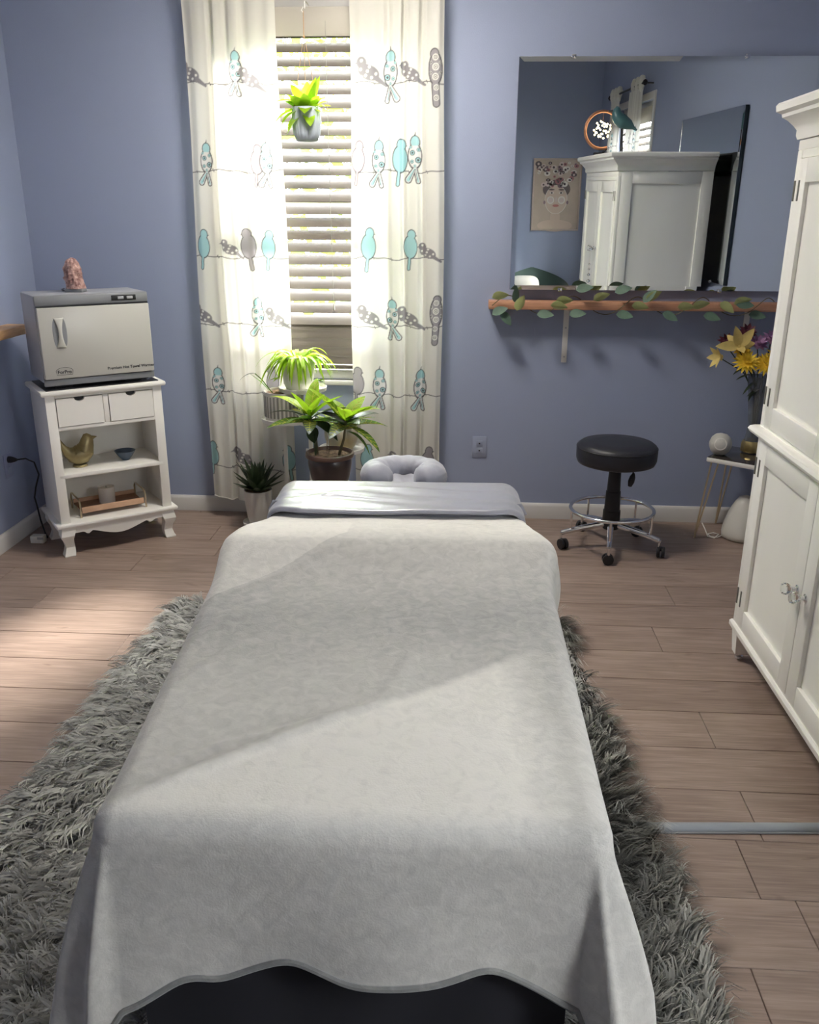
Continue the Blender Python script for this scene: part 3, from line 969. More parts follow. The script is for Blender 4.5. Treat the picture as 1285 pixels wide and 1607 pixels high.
idx = np.arange(nS * nT).reshape(nT, nS)
F = np.stack([idx[:-1, :-1], idx[:-1, 1:], idx[1:, 1:], idx[1:, :-1]], -1).reshape(-1, 4)
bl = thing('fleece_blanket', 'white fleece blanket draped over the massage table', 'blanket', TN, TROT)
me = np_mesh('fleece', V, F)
at = me.attributes.new('nap_and_light', 'FLOAT', 'POINT'); at.data.foreach_set('value', np.clip(nap_and_light, 0, 1).astype(np.float32).ravel())
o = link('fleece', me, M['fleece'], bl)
sm = o.modifiers.new('thickness', 'SOLIDIFY'); sm.thickness = 0.006; sm.offset = -1
hb = MB(); hb.tube([tuple(V[i]) for i in range(0, nS, 2)], 0.006, 8); hb.build('hem', M['fleece'], bl)

# satin sheet folded back over the blanket
def sheet_z(S, T):
    f = np.clip((T - 1.43) / .02, 0, 1)
    z = 0.002 * np_noise(S, T, 34, 11) + 0.0022 * np.sin(T * 70 + S * 5 + 2 * np.sin(S * 7)) * np.clip((1.7 - T) / .1, 0, 1)
    z += ridge(S, T, (-.3, 1.58), (.1, 1.50), .004, .012) + ridge(S, T, (-.1, 1.66), (.3, 1.60), .003, .012) + ridge(S, T, (-.38, 1.5), (-.1, 1.62), .004, .014)
    return z


nS, nT = 240, 110
Sg, Tg = np.meshgrid(np.linspace(-.80, .80, nS), np.linspace(0, 1, nT))
Tfront = 1.43 + 0.10 * np.clip((np.abs(Sg) - .30) / .3, 0, 1) + 0.006 * np.sin(Sg * 9)
Tc = Tfront + (2.00 - Tfront) * Tg
X, Y, Z = drape(Sg, Tc, .412, -9, TL + .012, .738, r=.062, flare=.05, cflare=.2, z_extra=sheet_z,
                folds=lambda S, T, rest, phi: np.minimum(rest / .2, 1) * .012 * np.sin(T * 26 + S * 3))
# front rolled edge: rows added in front that curl down to the blanket
rows_x, rows_y, rows_z = [], [], []
roll = 0.034
for k in range(8, 0, -1):
    ang = k / 8 * pi * .62
    off_y = -0.014 * sin(ang); off_z = -0.009 * (1 - cos(ang))
    rows_x.append(X[0] * (1 - .002 * k)); rows_y.append(Y[0] + off_y - .004 * (k > 5)); rows_z.append(Z[0] + off_z)
X = np.concatenate([np.array(rows_x), X]); Y = np.concatenate([np.array(rows_y), Y]); Z = np.concatenate([np.array(rows_z), Z])
nT += 8
V = np.stack([X, Y, Z], -1).reshape(-1, 3)
idx = np.arange(nS * nT).reshape(nT, nS)
F = np.stack([idx[:-1, :-1], idx[:-1, 1:], idx[1:, 1:], idx[1:, :-1]], -1).reshape(-1, 4)
sh = thing('bed_sheet', 'slate grey satin sheet folded back at the head of the table', 'sheet', TN, TROT)
o = link('satin', np_mesh('satin', V, F), M['sheet'], sh)
sm = o.modifiers.new('thickness', 'SOLIDIFY'); sm.thickness = 0.003; sm.offset = -1
u2 = MB()
def under(u, v):
    x = (u - .5) * 2 * (.40 + .02 * (1 - v))
    return (x, 1.470 + .004 * sin(u * 25) + .075 * max(0, abs(u - .5) * 2 - .75) / .25 - .004 * v, .692 + .040 * v - .05 * max(0, abs(u - .5) * 2 - .86))
u2.grid(under, 70, 5); o2 = u2.build('sheet_fold', M['sheet'], sh)
o2.modifiers.new('thickness', 'SOLIDIFY').thickness = 0.004

# face cradle
fc = thing('face_cradle', 'padded horseshoe face cradle in a grey cover', 'face cradle', (-0.205, 3.06, 0.0))
b = MB()
n = 48; nr = 18
def horse(u, v):
    a = R(-62) + u * R(304)          # opening towards the table
    ang = a + 0.0
    cx_, cy_ = 0.105 * cos(ang), 0.085 * sin(ang)
    k = 2 * pi * v
    endt = min(1, min(u, 1 - u) / .07); rr = (0.056) * (endt ** .45)
    wr = 1 + 0.025 * sin(u * 75 + 3 * sin(k)) + .02 * sin(u * 41 + k * 2)
    return (cx_ + cos(ang) * rr * cos(k) * wr, cy_ + sin(ang) * rr * cos(k) * wr, 0.690 + 0.052 * (endt ** .45) * sin(k) * wr)
b.grid(lambda u, v: horse(v, u), nr, n, close_u=True)
b.build('cushion', M['cradle'], fc, 80)
b = MB(); b.grid(lambda u, v: (0.07 * (u - .5) * 2, -0.085 + 0.13 * v, 0.668 + 0.02 * v + .012 * ((u - .5) * 2) ** 2 + .003 * sin(u * 14 + v * 5)), 20, 14); b.build('cover_sag', M['cradle'], fc)
b = MB(); b.box((0, 0, 0.625), (0.24, 0.17, 0.014), 0.004)
for sx in (-1, 1): b.tube([(sx * .06, -.02, .622), (sx * .06, -.25, .612)], 0.009, 10)
b.build('support_frame', M['black'], fc)

# ================================================================== RUG
rug = thing('shaggy_rug', 'long pile grey faux fur rug under the massage table', 'rug', (-0.33, 2.05, 0))
def rug_left(y): return np.interp(y, [0.5, 1.3, 1.84, 2.4, 3.3], [-1.18, -1.20, -1.19, -1.17, -1.13])
def rug_right(y): return np.interp(y, [0.5, 1.45, 2.0, 2.6, 3.3], [.60, .565, .51, .47, .42])
b = MB()
ys = [0.62 + i * (3.28 - .62) / 24 for i in range(25)]
top = []
for i in range(24):
    pass
def rugb(u, v):
    y = 0.62 + (3.28 - .62) * v
    xl, xr = float(rug_left(y)) + .03, float(rug_right(y)) - .03
    cr = 0.10 * max(0, (v - .93) / .07) ** 2
    return (xl + cr + (xr - xl - 2 * cr) * u + .33, y - 2.05, 0.012)
b.grid(rugb, 12, 40); o = b.build('backing', M['rugbase'], rug); md = o.modifiers.new('thickness', 'SOLIDIFY'); md.thickness = 0.010; md.offset = -1


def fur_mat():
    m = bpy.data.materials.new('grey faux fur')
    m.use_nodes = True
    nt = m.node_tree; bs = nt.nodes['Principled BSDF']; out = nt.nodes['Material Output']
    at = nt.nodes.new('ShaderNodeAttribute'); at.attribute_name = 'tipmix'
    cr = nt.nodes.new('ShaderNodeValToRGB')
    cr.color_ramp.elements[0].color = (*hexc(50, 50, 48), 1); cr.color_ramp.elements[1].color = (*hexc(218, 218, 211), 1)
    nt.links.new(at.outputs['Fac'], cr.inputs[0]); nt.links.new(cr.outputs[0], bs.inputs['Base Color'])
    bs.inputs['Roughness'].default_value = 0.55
    bs.inputs['Specular IOR Level'].default_value = 0.35
    return m


def fur(ncl, xr_fn, nb=7, seed=1):
    g = np.random.default_rng(seed)
    y = g.uniform(0.62, 3.26, ncl); lo, hi = xr_fn(y)
    x = lo + (hi - lo) * g.uniform(0, 1, ncl)
    base = .35 + 1.2 * np.sin(x * 5 + y * 3.1) + 1.0 * np.sin(y * 6.3 - x * 2) + g.normal(0, .35, ncl)
    ang = pi + base * .55                       # combed mostly towards -x
    ang = np.where(x > 0.1, base * .8 - .5, ang)
    # repeat for blades
    cx = np.repeat(x, nb); cyy = np.repeat(y, nb); ca = np.repeat(ang, nb); n = ncl * nb
    bxp = cx + g.normal(0, .010, n); byp = cyy + g.normal(0, .010, n)
    tipx = np.repeat(g.normal(0, .008, ncl), nb); tipy = np.repeat(g.normal(0, .008, ncl), nb)
    L = np.repeat(g.uniform(.075, .125, ncl), nb) * g.uniform(.8, 1.1, n)
    lift = np.repeat(g.uniform(.018, .060, ncl), nb) * g.uniform(.8, 1.15, n)
    a = ca + g.normal(0, .10, n); bend = np.repeat(g.normal(0, .45, ncl), nb) + g.normal(0, .12, n)
    w = g.uniform(.0018, .0032, n)
    NS = 5
    ts = np.linspace(0, 1, NS)
    P = np.zeros((n, NS, 2, 3), dtype=np.float32)
    sxv, syv = np.sin(a), -np.cos(a)
    conv = 0.75
    for i, tt in enumerate(ts):
        aa = a + bend * tt
        px = bxp * (1 - conv * tt) + (cx + tipx) * conv * tt + np.cos(aa) * L * tt
        py = byp * (1 - conv * tt) + (cyy + tipy) * conv * tt + np.sin(aa) * L * tt
        pz = 0.010 + lift * np.sin(np.minimum(tt * 1.25, 1.0) * pi / 2) - lift * .35 * max(0, tt - .7) / .3
        ww = w * (1 - .85 * tt ** 2)
        for s_, sg in ((0, -1), (1, 1)):
            P[:, i, s_, 0] = px + sxv * ww * sg; P[:, i, s_, 1] = py + syv * ww * sg; P[:, i, s_, 2] = pz + ww * sg * .6
    V = P.reshape(-1, 3) - np.array([-.33, 2.05, 0], dtype=np.float32)
    b0 = (np.arange(n) * NS * 2)[:, None]
    q = np.array([[i * 2, i * 2 + 1, i * 2 + 3, i * 2 + 2] for i in range(NS - 1)])
    F = (b0[:, :, None] + q[None]).reshape(-1, 4)
    shade = np.repeat(g.uniform(-.28, .28, ncl), nb)
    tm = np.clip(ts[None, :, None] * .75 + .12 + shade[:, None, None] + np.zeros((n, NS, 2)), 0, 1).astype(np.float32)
    return V, F, tm.ravel()


M['fur'] = fur_mat()
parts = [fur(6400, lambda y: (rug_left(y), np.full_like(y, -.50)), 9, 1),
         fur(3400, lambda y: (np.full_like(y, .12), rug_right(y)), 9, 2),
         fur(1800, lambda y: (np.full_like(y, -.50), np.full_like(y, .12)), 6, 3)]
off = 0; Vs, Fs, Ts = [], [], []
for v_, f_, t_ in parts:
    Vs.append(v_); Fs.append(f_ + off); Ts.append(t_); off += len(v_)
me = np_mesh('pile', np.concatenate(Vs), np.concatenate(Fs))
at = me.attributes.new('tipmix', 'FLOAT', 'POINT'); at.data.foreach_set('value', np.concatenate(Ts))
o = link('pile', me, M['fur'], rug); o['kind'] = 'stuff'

# cable cover on the floor
cc = thing('cable_cover', 'grey rounded cable cover lying across the floor by the rug', 'cable cover', (0.45, 2.003, 0.0), R(3.6))
b = MB()
prof = [(-.017, 0.0), (-.016, .006), (-.010, .012), (0, .0145), (.010, .012), (.016, .006), (.017, 0.0)]
b.prism(prof, 0, XR - .02 - .45, lambda a, z, h: (h, a, z + .001)); b.build('channel', M['grey_strip'], cc)
b = MB(); b.box2((0, -.024, .001), (XR - .02 - .45, -.0172, .004), 0.001); b.build('lip', M['steel_dark'], cc)

# ================================================================== WHITE CART WITH TOWEL WARMER
CP = (-1.925, 3.842, 0.0); CROT = R(37.2)
CWD, CDP = 0.55, 0.33
cart = thing('side_cart', 'small white two drawer cart with open shelves and scalloped apron', 'cart', CP, CROT)
W = M['white']
b = MB(); b.box2((-.02, -.02, .797), (CWD + .02, CDP + .01, .82), .009); b.build('top', W, cart)
for x0_ in (0.0, CWD - .02):
    b = MB(); b.box2((x0_, .02, .165), (x0_ + .02, CDP, .797), .002); b.build('side_panel', W, cart)
for x0_ in (0.0, CWD - .045):
    b = MB(); b.box2((x0_, 0, .165), (x0_ + .045, .02, .797), .003); b.build('stile', W, cart)
b = MB(); b.box2((.02, CDP - .008, .165), (CWD - .02, CDP, .797), 0); b.build('back_panel', W, cart)
b = MB(); b.box2((.045, 0, .783), (CWD - .045, .018, .797), .002); b.box2((.045, 0, .628), (CWD - .045, .018, .645), .002)
b.box2((CWD / 2 - .012, 0, .645), (CWD / 2 + .012, .018, .783), .002); b.box2((.02, .02, .628), (CWD - .02, CDP - .008, .640), 0)
b.build('drawer_frame', W, cart)
for (xa, xb) in ((.048, CWD / 2 - .015), (CWD / 2 + .015, CWD - .048)):
    xm = (xa + xb) / 2
    poly = [(xa, .648), (xb, .648), (xb, .780)] + [(xm + .024 * cos(q), .780 - .018 * sin(q)) for q in [i * pi / 10 for i in range(11)]] + [(xa, .780)]
    b = MB(); b.prism(poly, -.004, .014, lambda a, z, h: (a, h, z)); d = b.build('drawer', W, cart, 30)
    b = MB(); b.box2((xa + .01, .0145, .655), (xb - .01, .018, .782), 0); b.build('drawer_shade', M['black'], d)  # black sheet stands in for the shade behind the drawer notch
b = MB(); b.box2((.02, .0, .392), (CWD - .02, CDP - .008, .412), .003); b.build('shelf', W, cart)
b = MB(); b.box2((-.025, -.025, .150), (CWD + .025, CDP + .012, .168), .007); b.build('bottom_board', W, cart)
def apron_z(t):
    e = min(t, 1 - t)
    if e < .12: return .118
    if e < .20: return .118 - .014 * sin((e - .12) / .08 * pi)
    q = (e - .20) / .30
    return .118 - .036 * (sin(min(1, q) * pi / 2) ** 1.3)
N_ = 48
poly = [(.045 + (CWD - .09) * i / N_, apron_z(i / N_)) for i in range(N_ + 1)] + [(CWD - .045, .150), (.045, .150)]
b = MB(); b.prism(poly, -.012, .006, lambda a, z, h: (a, h, z)); b.build('apron', W, cart, 30)
b = MB(); b.prism([(.04 + (CDP - .08) * i / 20, .118 - .02 * sin(pi * i / 20)) for i in range(21)] + [(CDP - .04, .150), (.04, .150)], 0, .014, lambda a, z, h: (h, a, z)); b.build('apron', W, cart, 30)
b = MB(); b.prism([(.04 + (CDP - .08) * i / 20, .118 - .02 * sin(pi * i / 20)) for i in range(21)] + [(CDP - .04, .150), (.04, .150)], CWD - .014, CWD, lambda a, z, h: (h, a, z)); b.build('apron', W, cart, 30)
for (lx, sx) in ((.03, -1), (CWD - .03, 1)):
    for (ly, sy) in ((.02, -1), (CDP - .03, 1)):
        b = MB()
        ring = []
        for (z, hs, off_) in ((.150, .032, .0), (.128, .033, .004), (.108, .031, .010), (.09, .026, .010), (.07, .022, .004), (.045, .021, .0), (.02, .024, .004), (.006, .026, .009), (.0, .025, .009)):
            cxx, cyy_ = lx + sx * off_, ly + sy * off_
            ring.append([(cxx - hs, cyy_ - hs, z), (cxx + hs, cyy_ - hs, z), (cxx + hs, cyy_ + hs, z), (cxx - hs, cyy_ + hs, z)])
        vv = [p for r_ in ring for p in r_]; ff = []
        for i in range(len(ring) - 1):
            for k in range(4):
                ff.append((i * 4 + k, i * 4 + (k + 1) % 4, (i + 1) * 4 + (k + 1) % 4, (i + 1) * 4 + k))
        ff.append((3, 2, 1, 0)); e_ = (len(ring) - 1) * 4; ff.append((e_, e_ + 1, e_ + 2, e_ + 3))
        b.add(vv, ff); b.build('leg', W, cart, 25)


def on_cart(x, y, z):
    c, s = cos(CROT), sin(CROT)
    return (CP[0] + c * x - s * y, CP[1] + s * x + c * y, z)


mt = MB(); mt.box((0, 0, .002), (CWD - .02, CDP - .02, .004), .0015)
o = mt.build('rubber_mat', M['black'], None, loc=on_cart(CWD / 2, CDP / 2 - .008, .8205), rot=(0, 0, CROT)); tag(o, 'thin black mat under the towel warmer', 'mat')

# towel warmer
WZ = .825
tw = thing('towel_warmer', 'grey and white hot towel warmer cabinet on the cart', 'towel warmer', on_cart(.012, .010, WZ), CROT)
WW, WD, WH = .515, .30, .425
b = MB(); b.box2((0, .018, .028), (WW, WD, WH), .008); b.build('body', M['steel'], tw)
b = MB(); b.box2((0, .0, .377), (WW, .020, WH), .007); tb = b.build('control_band', M['steel_dark'], tw)
b = MB(); b.box2((0, .0, .014), (WW, .020, .045), .006); b.build('base_band', M['steel_dark'], tw)
b = MB(); b.box2((.004, -.012, .048), (WW - .002, .018, .372), .006); dr = b.build('door', M['door_white'], tw)
b = MB(); b.box2((.006, -.004, .372), (WW - .004, .016, .378), 0); b.build('door_gasket', M['black'], tw)
for fx in (.09, WW - .10):
    for fy in (.05, WD - .05):
        b = MB(); b.box2((fx - .04, fy - .02, 0), (fx + .04, fy + .02, .03), .004); b.build('foot', M['black'], tw)
b = MB(); b.box((.40, -.0015, .402), (.115, .004, .024), .0018); p_ = b.build('switch_plate', M['black'], tb)
for sx in (.385, .428):
    b = MB(); b.box((sx, -.004, .402), (.028, .006, .013), .002); b.build('switch', M['steel'], p_)
hx, hz = .092, .258
for sg in (-1, 1):
    b = MB(); b.lathe([(.0, -.0006), (.017, -.0006), (.017, .0006), (.0, .0006)], (0, 0, 0), 32, cap=False)
    vv = [(hx + sg * .019 + v[0] * .72, -.0125 + v[2], hz + v[1] * 3.7) for v in b.v]
    b.v = vv; b.build('handle_recess', M['steel_dark'], dr)
def hgrip(u, v):
    zz = (u - .5) * .135
    w = .0085 + .014 * abs(u - .5) * 2 * abs(u - .5) * 2
    a = (v - .5) * pi
    bul = .022 * cos((u - .5) * pi * .92)
    return (hx + w * sin(a), -.011 - bul * .55 - .006 * cos(a), hz + zz)
b = MB(); b.grid(hgrip, 24, 12); o = b.build('handle', M['door_white'], dr, 60); o.modifiers.new('thickness', 'SOLIDIFY').thickness = .003


def flat_text(s, size, x, z, yv, parent, name, align='LEFT', sx=1.0):
    me = text_mesh(name, s, size, .0004, align)
    o = link(name, me, M['print_ink'], parent, loc=(x, yv, z), rot=(R(90), 0, 0))
    o.scale = (sx, 1, 1)
    return o


flat_text('Premium Hot Towel Warmer', .0185, .288, .072, -.0125, dr, 'lettering')
flat_text('ForPro', .022, .092, .072, -.0125, dr, 'lettering', 'CENTER')
b = MB()
arc = [(.092 + .038 * cos(R(180 - i * 9)), -.0125, .082 + .018 * sin(R(180 - i * 9))) for i in range(21)]
b.tube(arc, .0009, 5); b.tube([(.055, -.0125, .082), (.057, -.0125, .066), (.127, -.0125, .066), (.130, -.0125, .082)], .0009, 5); b.build('logo_outline', M['print_ink'], dr)

# salt lamp on the warmer
sl = thing('salt_lamp', 'rough pink salt crystal lamp on top of the towel warmer', 'lamp', on_cart(.232, .15, WZ + WH))
b = MB(); b.box((0, 0, .008), (.085, .06, .016), .004); b.build('base', M['steel_dark'], sl)
b = MB()
def salt(u, v):
    a = 2 * pi * u; z = .0162 + .138 * v
    side = 1 / max(abs(cos(a + .5)) ** 3 + abs(sin(a + .5)) ** 3, .2) ** (1 / 3)          # blocky cross section
    lean = .010 * v - .022 * max(0, v - .7)
    rr = .0385 * side * (1 - .10 * v) * (1 - .62 * max(0, (v - .66) / .34) ** 1.7) if v < .999 else .003
    nz = 1 + .24 * noise.noise(Vector((cos(a) * 2.2 + 3, sin(a) * 2.2, v * 4.5))) + .16 * noise.noise(Vector((cos(a) * 6, sin(a) * 6 + 5, v * 13)))
    return (rr * nz * cos(a) - lean, rr * nz * sin(a) * .9, z + (.006 * noise.noise(Vector((cos(a) * 4, sin(a) * 4, 9))) if .1 < v else 0))
b.grid(salt, 26, 18, close_u=True); b.f.append(tuple(reversed(range(26)))); b.f.append(tuple(17 * 26 + k for k in range(26))); b.build('crystal', M['salt'], sl, 14)
cordp = MB(); cordp.tube([(-.04, .0, .006), (-.075, .02, .006), (-.10, .07, .006), (-.11, .12, .006)], .0028, 6); cordp.build('cord', M['black'], sl)

# gold bird figurine
bi = thing('bird_figurine', 'golden bird figurine with a raised tail on the upper shelf', 'figurine', on_cart(.150, .13, .412), CROT)
b = MB()
prof_b = [(-.085, .150, .005, .004), (-.078, .125, .012, .010), (-.066, .098, .021, .016), (-.048, .074, .034, .028), (-.022, .058, .050, .044), (.005, .056, .055, .052), (.026, .074, .050, .048), (.040, .104, .037, .036), (.047, .128, .031, .030), (.052, .145, .024, .024), (.058, .155, .010, .012)]
def birdf(u, v):
    k = v * (len(prof_b) - 1); i = min(int(k), len(prof_b) - 2); f = k - i
    p, q = prof_b[i], prof_b[i + 1]
    x, z, ry, rn = [p[j] + (q[j] - p[j]) * f for j in range(4)]
    tx, tz = q[0] - p[0], q[1] - p[1]; l = math.hypot(tx, tz); nx_, nz_ = -tz / l, tx / l
    a = 2 * pi * u
    zz = z + nz_ * rn * sin(a)
    return (x + nx_ * rn * sin(a), ry * .8 * cos(a), max(.0, zz))
b.grid(birdf, 28, 41, close_u=True); b.build('body', M['bird'], bi, 80)
b = MB(); b.lathe([(.012, 0), (.009, .010), (.004, .022), (.0006, .030)], (.066, 0, .135), 12, rot=rotm(ry=R(82))); b.build('beak', M['bird'], bi)
b = MB(); b.lathe([(.034, 0), (.036, .003), (.032, .010)], (0, 0, .0), 24); b.build('base', M['bird'], bi)

bw = thing('trinket_bowl', 'small slate blue bowl on the upper shelf of the cart', 'bowl', on_cart(.375, .13, .412))
b = MB(); b.lathe([(.018, 0), (.020, .003), (.034, .018), (.050, .044), (.052, .048), (.049, .047), (.032, .021), (.016, .008), (.0005, .007)], (0, 0, 0), 36); b.build('bowl', M['bluebowl'], bw)

tr = thing('wooden_tray', 'walnut tray with bent gold handles on the lower shelf', 'tray', on_cart(.27, .14, .168), CROT)
b = MB(); b.box((0, 0, .028), (.31, .16, .008), .002); b.build('base_board', M['tray'], tr)
for yy in (-.083, .083):
    b = MB(); b.box((0, yy, .036), (.31, .010, .030), .002); b.build('rail', M['tray_edge'], tr)
for sx in (-1, 1):
    b = MB()
    x = sx * .162
    b.tube([(x, -.092, .001), (x, -.092, .070), (x, -.080, .086), (x, -.06, .09), (x, .06, .09), (x, .080, .086), (x, .092, .070), (x, .092, .001)], .0045, 8); b.build('handle', M['brass'], tr)
cd = thing('pillar_candle', 'white candle in a frosted glass standing on the tray', 'candle', on_cart(.262, .135, .2005))
b = MB(); b.lathe([(.036, 0), (.039, .003), (.041, .085), (.039, .086), (.037, .078), (.0005, .076)], (0, 0, 0), 32); b.build('jar', M['candle'], cd)
b = MB(); b.tube([(0, 0, .076), (.001, 0, .088)], .0012, 6); b.build('wick', M['black'], cd)

# left wall: outlet, plug, cord and adapter
ot = thing('wall_outlet', 'outlet on the wall beside the cart with a plug in it', 'outlet', (XL, 4.06, .40))
b = MB(); b.box((.003, 0, 0), (.006, .075, .12), .002); b.build('plate', M['outlet_w'], ot)
for dz in (-.026, .026):
    b = MB(); b.box((.0065, 0, dz), (.003, .035, .032), .001); b.build('socket', M['outlet'], ot)
pc = thing('power_cable', 'black power cable hanging from the outlet behind the cart', 'cable', (XL + .008, 4.06, .43))
b = MB(); b.lathe([(.017, 0), (.017, .012), (.012, .03), (.006, .045)], (0, 0, 0), 14, rot=rotm(ry=R(90))); b.build('plug', M['black'], pc)
b = MB()
ctrl = [(.04, 0, 0), (.085, .008, .005), (.115, .03, -.02), (.120, .05, -.09), (.090, .06, -.16), (.070, .07, -.22), (.078, .07, -.28), (.090, .06, -.34), (.120, .03, -.40), (.135, .02, -.424)]
b.tube(ctrl, .0042, 8); b.build('cable', M['black'], pc)
ad = thing('power_adapter', 'white plug adapter lying on the floor by the cart leg', 'adapter', (-2.150, 4.03, 0))
b = MB(); b.box((0, 0, .02), (.07, .045, .04), .006); b.build('case', M['white_met'], ad)
b = MB(); b.box((.02, -.024, .03), (.03, .004, .012), .001); b.build('label_plate', M['steel'], ad)


# ------------------------------------------------------------------ shelf rails and leaf garlands
def bracket(parent, p, axis, drop=.28, m=None):
    """white L bracket: vertical arm on the wall, horizontal arm under the board. axis: direction out of the wall"""
    ax = Vector(axis); sd = Vector((0, 0, 1)).cross(ax)
    p = Vector(p)
    b = MB()
    rot = Matrix((sd, ax, Vector((0, 0, 1)))).transposed()
    b.box(p + ax * .003 + Vector((0, 0, -drop / 2)), (.028, .005, drop), .001, rot)
    b.box(p + ax * .045 + Vector((0, 0, -.0025)), (.028, .085, .005), .001, rot)
    o = b.build('bracket', M['white_met'], parent)
    for dz in (-.10, -drop + .03):
        s = MB(); s.box(p + ax * .0065 + Vector((0, 0, dz)), (.008, .002, .008), .0008, rot); s.build('screw', M['steel'], o)


sr = thing('shelf_rail', 'narrow wooden shelf rail under the mirror with a leaf garland', 'shelf', (.13, YB, 1.15))
b = MB(); b.box2((0, -.105, 0), (1.60, 0, .040), .004); b.build('board', M['wood_rail'], sr)
for bx_ in (.405, 1.32): bracket(sr, (bx_, 0, 0), (0, -1, 0))
sr2 = thing('shelf_rail', 'wooden shelf rail on the wall, its end beside the towel warmer', 'shelf', (XL, 4.25, 1.035))
b = MB(); b.box2((0, -3.2, 0), (.115, 0, .045), .008); b.build('board', M['wood_rail_sunlit'], sr2)
for by_ in (-.22, -1.2, -2.4): bracket(sr2, (0, by_, 0), (1, 0, 0))

gl = thing('leaf_garland', 'artificial leaf garland wound around the rail under the mirror', 'garland', (.13, YB - .055, 1.19))
pts = []
Lg = 1.46
for i in range(161):
    x = -.005 + Lg * i / 160
    k = i / 160 * 2 * pi * 4.5
    pts.append((x + .02, -.066 * cos(k) - (.004 if cos(k) > 0 else 0), -.020 + .044 * sin(k)))
b = MB(); b.tube(pts, .0022, 6); b.build('stem', M['stem'], gl)
# (x, dz, light?, lean)
gleaves = [(.055, .045, 1, .3), (.09, -.07, 0, -.8), (.055, -.03, 0, .5), (.155, .01, 1, 1.2), (.135, .05, 0, 1.6), (.285, -.045, 0, .1), (.35, -.002, 1, .0), (.375, .025, 1, .2), (.445, -.04, 0, .2),
           (.555, .045, 1, .5), (.68, -.045, 0, .0), (.75, .0, 1, .0), (.81, .05, 1, .7), (.79, .05, 0, .9), (.905, -.05, 0, -.3), (.975, .0, 1, .1), (1.045, .01, 1, .4), (1.11, -.05, 0, -.1),
           (1.175, -.002, 1, -.5), (1.245, .03, 1, .4), (1.26, .012, 0, .1), (1.33, -.04, 0, .0), (.47, .085, 0, .3), (.66, .08, 0, .4)]
for (x, dz, lt, ang) in gleaves:
    lx = cos(ang); lz = sin(ang)
    ln = .086
    leaf(gl, M['leaf_vine'] if lt else M['leaf_vine_d'], (x + .0 - lx * ln / 2, -.074 - (.012 if dz > -.03 else 0), dz - .012 - lz * ln / 2), (lx, -.12, lz), ln, .050, .10, roll=R(-60 if lt else 55), fold=.25, n=7)
gl2 = thing('leaf_garland', 'leaf garland on the wooden rail beside the towel warmer', 'garland', (XL + .115, 3.70, 1.05))
b = MB(); b.tube([(.004 + .006 * sin(i * .5), -1.2 + 1.34 * i / 60, -.004 + .035 * sin(i * .55)) for i in range(61)], .0022, 6); b.build('stem', M['stem'], gl2)
for i in range(18):
    y = .10 - i * .07
    leaf(gl2, M['leaf_vine_d'] if i % 2 else M['leaf_vine'], (.012, y, -.03 + .02 * sin(i * 2)), (.35, .3 * cos(i), -.75 if i % 2 else .5), .075, .042, .15, roll=.5 * i, fold=.25, n=6)

# outlet on the back wall, painted over
ot = thing('wall_outlet', 'wall outlet painted blue beside the curtain', 'outlet', (.107, YB, .403))
b = MB(); b.box((0, -.003, 0), (.078, .006, .118), .003); b.build('plate', M['outlet'], ot)
for dz in (-.020, .020):
    b = MB(); b.box((0, -.0065, dz), (.034, .003, .030), .0012); s_ = b.build('socket', M['outlet'], ot)
    b = MB(); b.box((.0, -.0084, dz), (.008, .001, .008), 0); b.build('slot', M['black'], s_)


# ------------------------------------------------------------------ mirrors
def mirror(name, label, c, wv, h, nrm, clips, back=.012):
    """bevelled frameless mirror centred at c, wv wide, h high; nrm faces into the room"""
    n = Vector(nrm).normalized()
    sd = Vector((0, 0, 1)).cross(n).normalized(); up = n.cross(sd).normalized()
    root = bpy.data.objects.new(name, None); COL.objects.link(root)
    root.matrix_world = Matrix.Translation(Vector(c)) @ Matrix((sd, -n, up)).transposed().to_4x4()
    tag(root, label, 'mirror')
    bv = .022
    b = MB(); b.box2((-wv / 2 + bv, -.0062, -h / 2 + bv), (wv / 2 - bv, -.003, h / 2 - bv)); b.build('glass', M['mirror'], root, 0)
    v = [(-wv / 2, -.0035, -h / 2), (wv / 2, -.0035, -h / 2), (wv / 2, -.0035, h / 2), (-wv / 2, -.0035, h / 2),
         (-wv / 2 + bv, -.0062, -h / 2 + bv), (wv / 2 - bv, -.0062, -h / 2 + bv), (wv / 2 - bv, -.0062, h / 2 - bv), (-wv / 2 + bv, -.0062, h / 2 - bv)]
    for k in range(4):
        j = (k + 1) % 4
        b = MB(); b.add([v[k], v[j], v[4 + j], v[4 + k]] + [(p[0], -.003, p[2]) for p in (v[k], v[j], v[4 + j], v[4 + k])],
                        [(0, 1, 2, 3), (7, 6, 5, 4), (0, 4, 5, 1), (1, 5, 6, 2), (2, 6, 7, 3), (3, 7, 4, 0)])
        b.build('bevel', M['mirror'], root, 0)
    b = MB(); b.box2((-wv / 2, -.003, -h / 2), (wv / 2, back, h / 2)); b.build('backing', M['mirror_edge'], root, 0)
    for (cx_, top_) in clips:
        zc = h / 2 if top_ else -h / 2
        b = MB(); b.box((cx_, -.006, zc), (.022, .012, .018), .003); b.build('clip', M['chrome'], root)
    return root


MA, MBT = R(1.4), R(0.86)
mirror('wall_mirror', 'large frameless mirror on the wall above the garland rail', (.938, 4.560, 1.774), 1.405, 1.06,
       (sin(MA) * cos(MBT), -cos(MA) * cos(MBT), -sin(MBT)), [(-.45, False), (.35, False), (-.45, True), (.35, True)], back=.020)
mirror('wall_mirror', 'frameless mirror behind the armoire, seen reflected', (XR - .026, 2.64, 1.67), 1.34, 1.06, (-1, 0, 0), [(-.4, False), (.4, False)], back=.020)

